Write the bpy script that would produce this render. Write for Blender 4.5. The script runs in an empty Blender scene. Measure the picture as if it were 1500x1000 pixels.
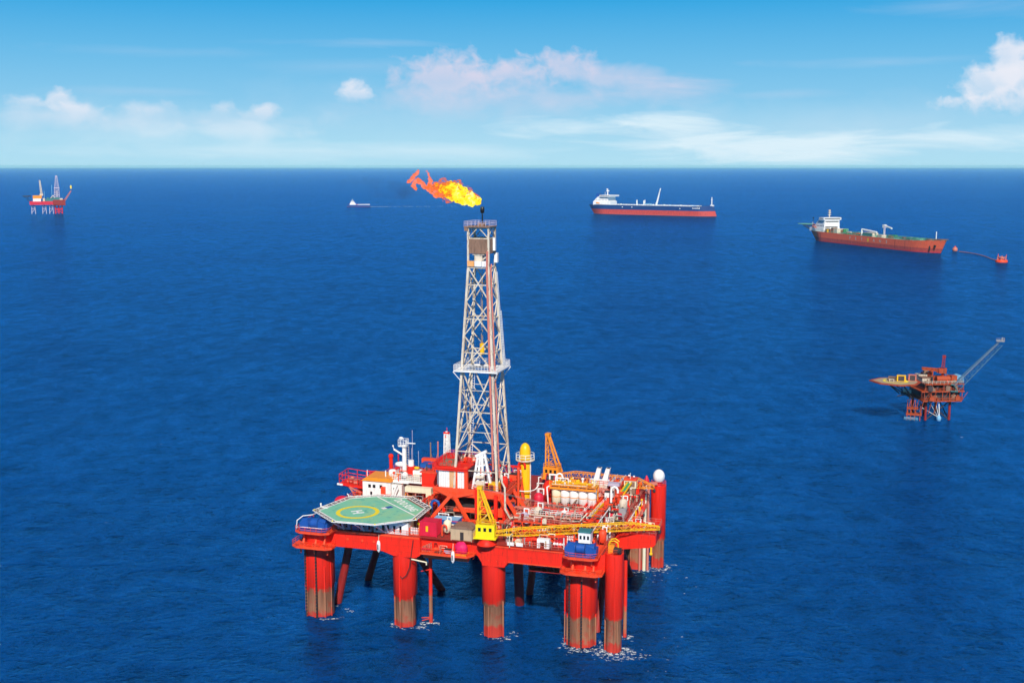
import bpy, math, random
from mathutils import Vector, Matrix
R = math.radians
random.seed(7)
scene = bpy.context.scene
COL = scene.collection
F, HC = 1700.0, 103.0                      # focal length in photo pixels, camera height above the sea
PITCH = math.atan(257 / F)
RO, RA = Vector((-44.06, 254.975, 0)), R(-16.3247)   # frame of the near rig: origin at its left front corner
ZD = 21.6                                   # its main deck level
def lin(r, g, b):
    return tuple(((c / 255) / 12.92 if c <= 10 else (((c / 255) + .055) / 1.055) ** 2.4) for c in (r, g, b)) + (1,)
# ------------------------------------------------------------------ materials
def nodes_of(m):
    m.use_nodes = True
    return m.node_tree.nodes, m.node_tree.links
def paint(name, col, rough=.45, wear=.35, wcol=None, scale=.5, spec=.4, metal=0., seams=False):
    m = bpy.data.materials.new(name); n, l = nodes_of(m); b = n['Principled BSDF']
    tc = n.new('ShaderNodeTexCoord')
    mp = n.new('ShaderNodeMapping'); mp.inputs['Scale'].default_value = (1, 1, .22); l.new(tc.outputs['Object'], mp.inputs[0])
    n1 = n.new('ShaderNodeTexNoise'); n1.inputs['Scale'].default_value = scale; n1.inputs['Detail'].default_value = 6; n1.inputs['Roughness'].default_value = .65
    l.new(mp.outputs[0], n1.inputs['Vector'])
    n2 = n.new('ShaderNodeTexNoise'); n2.inputs['Scale'].default_value = scale * 5; n2.inputs['Detail'].default_value = 4; l.new(mp.outputs[0], n2.inputs['Vector'])
    r1 = n.new('ShaderNodeMapRange'); r1.inputs[1].default_value = .5; r1.inputs[2].default_value = .78; l.new(n1.outputs[0], r1.inputs[0])
    r2 = n.new('ShaderNodeMapRange'); r2.inputs[1].default_value = .58; r2.inputs[2].default_value = .7; l.new(n2.outputs[0], r2.inputs[0])
    ad = n.new('ShaderNodeMath'); ad.operation = 'MAXIMUM'; l.new(r1.outputs[0], ad.inputs[0]); l.new(r2.outputs[0], ad.inputs[1])
    mu = n.new('ShaderNodeMath'); mu.operation = 'MULTIPLY'; mu.inputs[1].default_value = wear; l.new(ad.outputs[0], mu.inputs[0])
    if seams:
        sp = n.new('ShaderNodeSeparateXYZ'); l.new(tc.outputs['Object'], sp.inputs[0]); out = mu.outputs[0]
        def mt(op, a, b_):
            x = n.new('ShaderNodeMath'); x.operation = op
            for i, v in enumerate((a, b_)):
                if isinstance(v, (int, float)): x.inputs[i].default_value = v
                else: l.new(v, x.inputs[i])
            return x.outputs[0]
        ln = mt('MAXIMUM', mt('LESS_THAN', mt('FRACT', mt('DIVIDE', sp.outputs[2], 1.37), 0), .07), mt('LESS_THAN', mt('FRACT', mt('DIVIDE', mt('ADD', sp.outputs[0], sp.outputs[1]), 3.3), 0), .03))
        m3 = n.new('ShaderNodeMapping'); m3.inputs['Scale'].default_value = (2.2, 2.2, .07); l.new(tc.outputs['Object'], m3.inputs[0]); n3 = n.new('ShaderNodeTexNoise'); n3.inputs['Scale'].default_value = 1; n3.inputs['Detail'].default_value = 5; l.new(m3.outputs[0], n3.inputs['Vector'])
        r3 = n.new('ShaderNodeMapRange'); r3.inputs[1].default_value = .6; r3.inputs[2].default_value = .74; r3.inputs[4].default_value = .75; l.new(n3.outputs[0], r3.inputs[0])
        mu = n.new('ShaderNodeMath'); mu.operation = 'MAXIMUM'; l.new(mt('MAXIMUM', out, mt('MULTIPLY', ln, .3)), mu.inputs[0]); l.new(r3.outputs[0], mu.inputs[1])
    mx = n.new('ShaderNodeMix'); mx.data_type = 'RGBA'; l.new(mu.outputs[0], mx.inputs[0])
    mx.inputs[6].default_value = col if len(col) == 4 else col + (1,)
    if wcol is None: wcol = tuple(c * .45 for c in col[:3])
    mx.inputs[7].default_value = tuple(wcol[:3]) + (1,)
    l.new(mx.outputs[2], b.inputs['Base Color'])
    b.inputs['Roughness'].default_value = rough; b.inputs['Specular IOR Level'].default_value = spec; b.inputs['Metallic'].default_value = metal
    return m
def banded(name, top, mid, bot, z1, z2, rough=.5, wob=.5, soft=.15):
    """painted hull or leg: three coats one above the other, with an uneven edge and streaks"""
    m = bpy.data.materials.new(name); n, l = nodes_of(m); b = n['Principled BSDF']
    tc = n.new('ShaderNodeTexCoord'); sp = n.new('ShaderNodeSeparateXYZ'); l.new(tc.outputs['Object'], sp.inputs[0])
    oi = n.new('ShaderNodeObjectInfo'); nz = n.new('ShaderNodeTexNoise'); nz.inputs['Scale'].default_value = .8; nz.inputs['Detail'].default_value = 5; l.new(tc.outputs['Object'], nz.inputs['Vector'])
    mp = n.new('ShaderNodeMapping'); mp.inputs['Scale'].default_value = (1.6, 1.6, .12); l.new(tc.outputs['Object'], mp.inputs[0])
    st = n.new('ShaderNodeTexNoise'); st.inputs['Scale'].default_value = 1.0; st.inputs['Detail'].default_value = 6; l.new(mp.outputs[0], st.inputs['Vector'])
    wz = n.new('ShaderNodeMath'); wz.operation = 'MULTIPLY_ADD'; wz.inputs[1].default_value = wob * 2; l.new(nz.outputs[0], wz.inputs[0])
    zo = n.new('ShaderNodeMath'); zo.operation = 'MULTIPLY_ADD'; zo.inputs[1].default_value = wob; l.new(oi.outputs['Random'], zo.inputs[0]); l.new(sp.outputs[2], zo.inputs[2]); zs = n.new('ShaderNodeMath'); zs.operation = 'SUBTRACT'; zs.inputs[1].default_value = wob * .5; l.new(zo.outputs[0], zs.inputs[0]); l.new(zs.outputs[0], wz.inputs[2])
    def step(z, w):
        r = n.new('ShaderNodeMapRange'); r.inputs[1].default_value = z + wob - w; r.inputs[2].default_value = z + wob + w; l.new(wz.outputs[0], r.inputs[0]); return r.outputs[0]
    sr = n.new('ShaderNodeMapRange'); sr.inputs[1].default_value = .45; sr.inputs[2].default_value = .75; sr.inputs[4].default_value = .75; l.new(st.outputs[0], sr.inputs[0])
    def streak(c, d):
        x = n.new('ShaderNodeMix'); x.data_type = 'RGBA'; x.inputs[6].default_value = c; x.inputs[7].default_value = d; l.new(sr.outputs[0], x.inputs[0]); return x.outputs[2]
    dk = lambda c, k: tuple(v * k for v in c[:3]) + (1,)
    a = n.new('ShaderNodeMix'); a.data_type = 'RGBA'; l.new(step(z1, soft * .8), a.inputs[0]); l.new(streak(bot, dk(bot, .55)), a.inputs[6])
    pn = n.new('ShaderNodeTexNoise'); pn.inputs['Scale'].default_value = .55; pn.inputs['Detail'].default_value = 6; pn.inputs['Roughness'].default_value = .7; l.new(tc.outputs['Object'], pn.inputs['Vector'])
    pr_ = n.new('ShaderNodeMapRange'); pr_.inputs[1].default_value = .53; pr_.inputs[2].default_value = .62; pr_.inputs[4].default_value = .7; l.new(pn.outputs[0], pr_.inputs[0])
    pm = n.new('ShaderNodeMix'); pm.data_type = 'RGBA'; l.new(pr_.outputs[0], pm.inputs[0]); l.new(streak(mid, dk(mid, .3)), pm.inputs[6]); pm.inputs[7].default_value = tuple(a_ * .55 + b_ * .3 for a_, b_ in zip(bot[:3], mid[:3])) + (1,); l.new(pm.outputs[2], a.inputs[7])
    c = n.new('ShaderNodeMix'); c.data_type = 'RGBA'; l.new(step(z2, soft), c.inputs[0]); l.new(a.outputs[2], c.inputs[6]); l.new(streak(top, dk(top, .72)), c.inputs[7])
    l.new(c.outputs[2], b.inputs['Base Color']); b.inputs['Roughness'].default_value = rough; b.inputs['Specular IOR Level'].default_value = .3
    return m
RED = (.84, .024, .010)
M = dict(
    red=paint('red_paint', RED, .5, .6, (.36, .022, .012), spec=.2, seams=True),
    redor=paint('orange_red_paint', (.86, .075, .02), .5, .7, (.45, .03, .012)),
    reddk=paint('dark_red_paint', (.30, .016, .012), .55, .5, (.10, .02, .015)),
    crim=paint('crimson_paint', (.66, .012, .045), .5, .4),
    mag=paint('magenta_cover', (.75, .01, .12), .6, .3),
    deck=paint('deck_plating', (.34, .028, .018), .7, .7, (.07, .03, .024), .5),
    white=paint('white_paint', (.86, .85, .83), .45, .42, (.45, .33, .26)),
    wrust=paint('rusty_white_paint', (.66, .58, .46), .55, .9, (.26, .12, .06), .8),
    cream=paint('cream_paint', (.80, .73, .52), .5, .4, (.5, .36, .2)),
    rustst=paint('rust_stained_panel', (.78, .36, .11), .55, .6, (.75, .62, .5), .9),
    salmon=paint('salmon_pipe', (.60, .19, .14), .5, .5, (.35, .1, .07)),
    yel=paint('yellow_paint', (.90, .50, .006), .4, .35, (.62, .26, .01)),
    lemon=paint('lemon_paint', (.92, .74, .006), .4, .25, (.7, .45, .01)),
    ora=paint('orange_paint', (.88, .30, .02), .45, .5, (.5, .13, .02)),
    tan=paint('tan_cladding', (.52, .38, .24), .6, .4),
    brown=paint('weathered_brown', (.26, .15, .10), .7, .8, (.10, .06, .045), .9),
    dark=paint('dark_steel', (.035, .028, .030), .6, .4, (.09, .05, .03)),
    black=paint('black_steel', (.012, .012, .013), .35, .2),
    grey=paint('grey_steel', (.33, .33, .35), .5, .5, (.2, .13, .1)),
    lilac=paint('lilac_grey_panel', (.50, .44, .56), .5, .4),
    violet=paint('violet_panel', (.24, .17, .42), .5, .3),
    blue=paint('blue_paint', (.012, .085, .36), .4, .35, (.006, .04, .2)),
    sky=paint('pale_blue_paint', (.20, .46, .68), .5, .4),
    green=paint('green_paint', (.05, .30, .10), .5, .4),
    grngrey=paint('green_deck_paint', (.16, .42, .30), .6, .5, (.1, .24, .18)),
    teal=paint('teal_steel', (.05, .20, .20), .5, .5),
    glass=paint('dark_window', (.012, .016, .022), .12, .1, spec=.6),
    rope=paint('wire_rope', (.25, .22, .2), .7, .3),
    leg=banded('leg_coating', RED + (1,), (.40, .175, .095, 1), (.62, .05, .03, 1), 1.9, 7.2, .5, 1.9, .5),
)
# ------------------------------------------------------------------ mesh collecting
class MB:
    def __init__(s): s.v, s.f, s.s, s.m, s.mats = [], [], [], [], []
    def add(s, vs, fs, smooth=False, mi=0):
        o = len(s.v); s.v += [tuple(v) for v in vs]
        for f in fs: s.f.append([i + o for i in f]); s.s.append(smooth); s.m.append(mi)
        return s
    def hexa(s, p, mi=0):
        return s.add(p, [(0, 3, 2, 1), (4, 5, 6, 7), (0, 1, 5, 4), (1, 2, 6, 5), (2, 3, 7, 6), (3, 0, 4, 7)], mi=mi)
    def box(s, x0, x1, y0, y1, z0, z1, mi=0):
        return s.hexa([(x0, y0, z0), (x1, y0, z0), (x1, y1, z0), (x0, y1, z0), (x0, y0, z1), (x1, y0, z1), (x1, y1, z1), (x0, y1, z1)], mi)
    def bar(s, p, q, w, h=None, mi=0):
        p, q = Vector(p), Vector(q); d = (q - p)
        if d.length < 1e-6: return s
        d.normalize(); u = Vector((0, 0, 1)) if abs(d.z) < .95 else Vector((0, 1, 0))
        a = d.cross(u).normalized() * (w / 2); c = a.cross(d).normalized() * ((h or w) / 2)
        return s.hexa([p - a - c, q - a - c, q + a - c, p + a - c, p - a + c, q - a + c, q + a + c, p + a + c], mi)
    def tube(s, p, q, r, n=8, r2=None, caps=True, mi=0):
        p, q = Vector(p), Vector(q); d = (q - p).normalized(); u = Vector((0, 0, 1)) if abs(d.z) < .95 else Vector((0, 1, 0))
        a = d.cross(u).normalized(); c = d.cross(a); r2 = r if r2 is None else r2
        ring = lambda o, rr: [o + a * (rr * math.cos(2 * math.pi * i / n)) + c * (rr * math.sin(2 * math.pi * i / n)) for i in range(n)]
        A, B = ring(p, r), ring(q, r2)
        s.add(A + B, [(i, (i + 1) % n, n + (i + 1) % n, n + i) for i in range(n)], True, mi)
        if caps: s.add(A, [tuple(range(n))[::-1]], mi=mi); s.add(B, [tuple(range(n))], mi=mi)
        return s
    def path(s, pts, r, n=6, mi=0):
        for a, b in zip(pts, pts[1:]): s.tube(a, b, r, n, mi=mi)
        for a in pts[1:-1]: s.ball(a, r * 1.04, n=6, k=4, mi=mi)
        return s
    def lathe(s, c, prof, n=20, mi=0):
        c = Vector(c); vs = []; fs = []
        for r, z in prof: vs += [c + Vector((max(r, .001) * math.cos(2 * math.pi * i / n), max(r, .001) * math.sin(2 * math.pi * i / n), z)) for i in range(n)]
        for k in range(len(prof) - 1):
            for i in range(n): j = (i + 1) % n; fs.append((k * n + i, k * n + j, (k + 1) * n + j, (k + 1) * n + i))
        s.add(vs, fs, True, mi)
        s.add(vs[:n], [tuple(range(n))[::-1]], mi=mi); s.add(vs[-n:], [tuple(range(n))], mi=mi); return s
    def ball(s, c, r, sc=(1, 1, 1), n=12, k=8, mi=0):
        c = Vector(c); vs = [c + Vector((0, 0, -r * sc[2]))]
        for j in range(1, k):
            t = math.pi * j / k - math.pi / 2
            vs += [c + Vector((r * sc[0] * math.cos(t) * math.cos(2 * math.pi * i / n), r * sc[1] * math.cos(t) * math.sin(2 * math.pi * i / n), r * sc[2] * math.sin(t))) for i in range(n)]
        vs.append(c + Vector((0, 0, r * sc[2]))); fs = [(0, 1 + (i + 1) % n, 1 + i) for i in range(n)]
        for j in range(k - 2):
            for i in range(n): a, b = 1 + j * n + i, 1 + j * n + (i + 1) % n; fs.append((a, b, b + n, a + n))
        o = 1 + (k - 2) * n; fs += [(o + i, o + (i + 1) % n, len(vs) - 1) for i in range(n)]
        return s.add(vs, fs, True, mi)
    def prism(s, poly, z0, z1, mi=0):
        n = len(poly); a = [(x, y, z0) for x, y in poly]; b = [(x, y, z1) for x, y in poly]
        return s.add(a + b, [tuple(range(n))[::-1], tuple(range(n, 2 * n))] + [(i, (i + 1) % n, n + (i + 1) % n, n + i) for i in range(n)], mi=mi)
    def xz(s, poly, y0, y1, mi=0):
        n = len(poly); a = [(x, y0, z) for x, z in poly]; b = [(x, y1, z) for x, z in poly]
        return s.add(a + b, [tuple(range(n)), tuple(range(n, 2 * n))[::-1]] + [(n + i, n + (i + 1) % n, (i + 1) % n, i) for i in range(n)], mi=mi)
    def rail(s, pts, h=1.15, closed=False, step=1.6, w=.07, rails=(1., .55)):
        pts = [Vector(p) for p in pts]
        if closed: pts = pts + [pts[0]]
        for a, b in zip(pts, pts[1:]):
            L = (b - a).length; k = max(1, round(L / step))
            for i in range(k + (0 if closed else 1)):
                p = a.lerp(b, i / k); s.bar(p, p + Vector((0, 0, h)), w)
            for q in rails: s.bar(a + Vector((0, 0, h * q)), b + Vector((0, 0, h * q)), w)
        return s
    def lattice(s, p, q, w0, w1, h0, h1, n, r=.08, rb=None, up=(0, 0, 1)):
        """four chord truss between two points with zigzag lacing on its four faces"""
        p, q = Vector(p), Vector(q); d = (q - p).normalized(); a = d.cross(Vector(up)).normalized(); c = a.cross(d).normalized(); rb = rb or r * .6
        def cor(t):
            o = p.lerp(q, t); w, h = (w0 + (w1 - w0) * t) / 2, (h0 + (h1 - h0) * t) / 2
            return [o - a * w - c * h, o + a * w - c * h, o + a * w + c * h, o - a * w + c * h]
        A = [cor(i / n) for i in range(n + 1)]
        for k in range(4): s.bar(A[0][k], A[n][k], r * 2)
        for i in range(n + 1):
            for k in range(4): s.bar(A[i][k], A[i][(k + 1) % 4], rb * 2)
        for i in range(n):
            for k in range(4):
                e = (k, (k + 1) % 4) if (i + k) % 2 else ((k + 1) % 4, k)
                s.bar(A[i][e[0]], A[i + 1][e[1]], rb * 2)
        return s
    def ladder(s, p, q, w=.5, side=(1, 0, 0)):
        p, q, a = Vector(p), Vector(q), Vector(side).normalized() * (w / 2)
        s.bar(p - a, q - a, .08); s.bar(p + a, q + a, .08); k = max(2, int((q - p).length / .6))
        for i in range(k): o = p.lerp(q, (i + .5) / k); s.bar(o - a, o + a, .06)
        return s
def build(name, mb, mat, parent=None, label=None):
    """link one collected mesh as one object; under a thing its vertices are taken relative to the thing's base"""
    me = bpy.data.meshes.new(name); root = parent
    while root is not None and root.parent is not None: root = root.parent
    b = Vector(root['_b']) if root is not None and '_b' in root else Vector((0, 0, 0))
    me.from_pydata([(v[0] - b.x, v[1] - b.y, v[2] - b.z) for v in mb.v], [], mb.f); me.validate()
    if len(me.polygons) == len(mb.s):
        me.polygons.foreach_set('use_smooth', mb.s); me.polygons.foreach_set('material_index', mb.m)
    for m in (mat if isinstance(mat, (list, tuple)) else [mat]): me.materials.append(M[m] if isinstance(m, str) else m)
    o = bpy.data.objects.new(name, me); COL.objects.link(o)
    if parent is not None: o.parent = parent
    if label: o['label'] = label
    return o
RIG = (RO, RA)
def thing(name, label, cat, base, frame=RIG, group=None):
    """an Empty at the base of a thing; base is given in the frame the parts are modelled in"""
    o = bpy.data.objects.new(name, None); COL.objects.link(o); o.empty_display_size = .5
    o['label'] = label; o['category'] = cat
    if group: o['group'] = group
    o['_b'] = list(map(float, base))
    o.location = frame[0] + Matrix.Rotation(frame[1], 3, 'Z') @ Vector(base); o.rotation_euler = (0, 0, frame[1])
    return o
def structure(name, mb, mat, kind='structure'):
    o = build(name, mb, mat); o['kind'] = kind; return o
def text_verts(txt, size, bold=0.):
    cu = bpy.data.curves.new('lettering', 'FONT'); cu.body = txt; cu.size = size; cu.extrude = .012; cu.offset = bold; cu.align_x = 'CENTER'; cu.align_y = 'CENTER'
    o = bpy.data.objects.new('lettering', cu); COL.objects.link(o); bpy.context.view_layer.update()
    me = bpy.data.meshes.new_from_object(o.evaluated_get(bpy.context.evaluated_depsgraph_get()))
    vs = [v.co.copy() for v in me.vertices]; fs = [list(p.vertices) for p in me.polygons]
    bpy.data.objects.remove(o); bpy.data.meshes.remove(me); bpy.data.curves.remove(cu)
    return vs, fs
def lettering(mb, txt, size, origin, ux, uy, bold=0., sx=1.):
    vs, fs = text_verts(txt, size, bold); o, ux, uy = Vector(origin), Vector(ux).normalized(), Vector(uy).normalized(); un = ux.cross(uy)
    return mb.add([o + ux * (v.x * sx) + uy * v.y + un * v.z for v in vs], fs)
# ------------------------------------------------------------------ camera, sun, sky
cam = bpy.data.cameras.new('camera'); camo = bpy.data.objects.new('camera', cam); COL.objects.link(camo)
cam.sensor_width = 36; cam.lens = 36 * F / 1500; cam.clip_start = 1; cam.clip_end = 200000
camo.location = (0, 0, HC); camo.rotation_euler = (math.pi / 2 - PITCH, 0, 0); scene.camera = camo
SAZ, SEL = R(1), R(38)
SUN = Vector((math.sin(SAZ) * math.cos(SEL), -math.cos(SAZ) * math.cos(SEL), math.sin(SEL))).normalized()
sl = bpy.data.lights.new('sun', 'SUN'); so = bpy.data.objects.new('sun', sl); COL.objects.link(so)
sl.energy = 5.0; sl.angle = R(.5); sl.color = (1, .95, .87); so.rotation_euler = (-SUN).to_track_quat('-Z', 'Y').to_euler(); so.location = (0, 0, 400)
vs = scene.view_settings; vs.view_transform = 'Standard'; vs.look = 'None'; vs.exposure = 0; vs.gamma = 1
world = bpy.data.worlds.new('World'); scene.world = world; world.use_nodes = True
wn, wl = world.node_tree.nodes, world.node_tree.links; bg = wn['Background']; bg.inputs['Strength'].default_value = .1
def wmath(op, a, b=None, c=None, clamp=False):
    x = wn.new('ShaderNodeMath'); x.operation = op; x.use_clamp = clamp
    for i, v in enumerate((a, b, c)):
        if v is None: continue
        if isinstance(v, (int, float)): x.inputs[i].default_value = v
        else: wl.new(v, x.inputs[i])
    return x.outputs[0]
sky = wn.new('ShaderNodeTexSky'); sky.sky_type = 'NISHITA'; sky.sun_disc = False; sky.sun_elevation = SEL; sky.sun_rotation = math.atan2(SUN.x, SUN.y); sky.dust_density = .6; sky.ozone_density = 2
wtc = wn.new('ShaderNodeTexCoord'); wsp = wn.new('ShaderNodeSeparateXYZ'); wl.new(wtc.outputs['Generated'], wsp.inputs[0])
AZ = wmath('MULTIPLY', wmath('ARCTAN2', wsp.outputs[0], wsp.outputs[1]), F)       # azimuth and height above the horizon, 1/1700 radian
EL = wmath('MULTIPLY', wmath('ARCSINE', wsp.outputs[2]), F)
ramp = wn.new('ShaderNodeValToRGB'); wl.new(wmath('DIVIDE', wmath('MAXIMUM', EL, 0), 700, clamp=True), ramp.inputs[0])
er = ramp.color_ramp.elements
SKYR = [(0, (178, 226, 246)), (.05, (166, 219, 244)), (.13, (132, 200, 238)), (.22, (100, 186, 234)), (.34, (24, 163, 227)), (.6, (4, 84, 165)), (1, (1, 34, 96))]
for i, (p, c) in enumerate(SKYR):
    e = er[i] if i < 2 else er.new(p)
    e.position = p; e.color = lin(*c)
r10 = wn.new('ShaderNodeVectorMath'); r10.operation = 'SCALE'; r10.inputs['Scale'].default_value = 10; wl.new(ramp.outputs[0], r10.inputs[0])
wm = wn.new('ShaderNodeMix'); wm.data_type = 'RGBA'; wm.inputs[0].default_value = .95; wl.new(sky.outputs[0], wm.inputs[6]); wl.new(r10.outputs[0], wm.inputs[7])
cmb = wn.new('ShaderNodeCombineXYZ'); wl.new(AZ, cmb.inputs[0]); wl.new(EL, cmb.inputs[1])
def wnoise(scale, detail, rough, sx=1., seed=0., dist=0.):
    mp = wn.new('ShaderNodeMapping'); mp.inputs['Scale'].default_value = (scale * sx, scale, 1); mp.inputs['Location'].default_value = (seed, seed * .7, seed * 1.3); wl.new(cmb.outputs[0], mp.inputs[0])
    t = wn.new('ShaderNodeTexNoise'); t.inputs['Scale'].default_value = 1; t.inputs['Detail'].default_value = detail; t.inputs['Roughness'].default_value = rough; t.inputs['Distortion'].default_value = dist; wl.new(mp.outputs[0], t.inputs['Vector'])
    return t.outputs[0]
NC = wnoise(1 / 19, 5, .54, .85, 3.1, .3); NB = wnoise(1 / 46, 5, .55, .6, 11., .4); NS = wnoise(1 / 26, 6, .62, .16, 5., .6)
def sphere_pos(u, v):
    a = (u - 750) / F; b = (500 - v) / F
    d = Vector((a, math.cos(PITCH) + b * math.sin(PITCH), -math.sin(PITCH) + b * math.cos(PITCH))).normalized()
    return math.atan2(d.x, d.y) * F, math.asin(d.z) * F
def blob(u, v, w, h, noise, k, lo, dens, fade=0.):
    """one cloud: an ellipse of directions whose edge is broken by noise and whose foot may thin out"""
    a, e = sphere_pos(u, v)
    x = wmath('DIVIDE', wmath('SUBTRACT', AZ, a), w); y = wmath('DIVIDE', wmath('SUBTRACT', EL, e), h)
    d = wmath('SQRT', wmath('ADD', wmath('MULTIPLY', x, x), wmath('MULTIPLY', y, y)))
    m = wmath('ADD', wmath('SUBTRACT', 1, d), wmath('MULTIPLY', wmath('SUBTRACT', noise, .5), k))
    m = wmath('MULTIPLY', wmath('DIVIDE', m, lo, clamp=True), dens)
    if fade: m = wmath('MULTIPLY', m, wmath('ADD', wmath('MULTIPLY', y, fade), .75, clamp=True))
    return m
def union(ms):
    t = None
    for m in ms:
        q = wmath('SUBTRACT', 1, m); t = q if t is None else wmath('MULTIPLY', t, q)
    return wmath('SUBTRACT', 1, t)
def layer(prev, mask, col):
    x = wn.new('ShaderNodeMix'); x.data_type = 'RGBA'; wl.new(mask, x.inputs[0]); wl.new(prev, x.inputs[6]); x.inputs[7].default_value = tuple(c * 10 for c in col[:3]) + (1,); return x.outputs[2]
c = wm.outputs[2]
c = layer(c, union([blob(700, 165, 420, 50, NB, 1.4, 1.6, .32), blob(150, 175, 330, 40, NB, 1.4, 1.6, .3), blob(1250, 185, 400, 46, NB, 1.4, 1.6, .4)]), lin(206, 226, 244))
c = layer(c, union([blob(840, 188, 140, 22, NS, 2.4, .8, .75), blob(1010, 206, 160, 28, NS, 2.4, .8, .85), blob(1180, 214, 200, 24, NS, 2.2, .8, .9), blob(1390, 203, 230, 20, NS, 2.2, .8, .75), blob(970, 180, 80, 18, NS, 2.2, .8, .7), blob(500, 222, 420, 16, NS, 2., 1., .5), blob(240, 205, 240, 26, NB, 2., 1.3, .3), blob(330, 192, 120, 16, NB, 2., 1., .3)]), lin(222, 242, 252))
c = layer(c, union([blob(540, 64, 160, 7, NS, 2.4, 1.1, .22), blob(230, 76, 180, 9, NS, 2.4, 1.2, .18), blob(1290, 90, 190, 9, NS, 2.4, 1.1, .25), blob(1400, 12, 140, 16, NS, 2.4, 1.3, .25), blob(520, 98, 150, 14, NS, 2.4, 1.3, .2), blob(200, 134, 130, 8, NS, 2., 1., .2), blob(1150, 138, 90, 8, NS, 2., 1., .25)]), lin(196, 216, 240))
c = layer(c, union([blob(655, 118, 92, 46, NC, 1.7, .7, .75, .55), blob(740, 112, 84, 30, NC, 1.8, .8, .7, .5), blob(828, 97, 60, 26, NC, 1.7, .65, .75, .35), blob(900, 116, 110, 22, NB, 2.4, .9, .65, .35), blob(985, 127, 105, 18, NS, 2.2, .9, .6, .2), blob(700, 148, 190, 34, NB, 1.8, 1.5, .45), blob(900, 140, 170, 22, NB, 1.8, 1.4, .35)]), lin(226, 218, 236))
c = layer(c, union([blob(86, 146, 24, 18, NC, 1.8, .7, .7, .7), blob(42, 150, 34, 12, NC, 2., .8, .55, .6), blob(112, 160, 30, 10, NC, 2.6, .8, .6, .6), blob(70, 168, 80, 14, NB, 2.6, 1.2, .4, .4), blob(216, 162, 52, 14, NC, 2., 1., .5, .8), blob(326, 160, 24, 14, NC, 1.8, .9, .5, .8), blob(384, 166, 30, 17, NC, 1.6, .7, .65, .7), blob(300, 180, 180, 22, NB, 2., 1.4, .4), blob(80, 172, 120, 20, NB, 2., 1.4, .4),
    blob(521, 138, 29, 20, NC, 2.2, .7, .75, .9), blob(1478, 92, 32, 40, NC, 1.3, .5, .85, .3), blob(1452, 124, 52, 32, NC, 1.5, .55, .8, .4), blob(1500, 115, 44, 50, NC, 1.2, .6, .75, .4), blob(1490, 148, 100, 20, NC, 2.6, .9, .65, .6), blob(1410, 148, 40, 9, NC, 2.6, .9, .6, .5)]), lin(236, 238, 248))
wl.new(c, bg.inputs['Color'])
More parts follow.
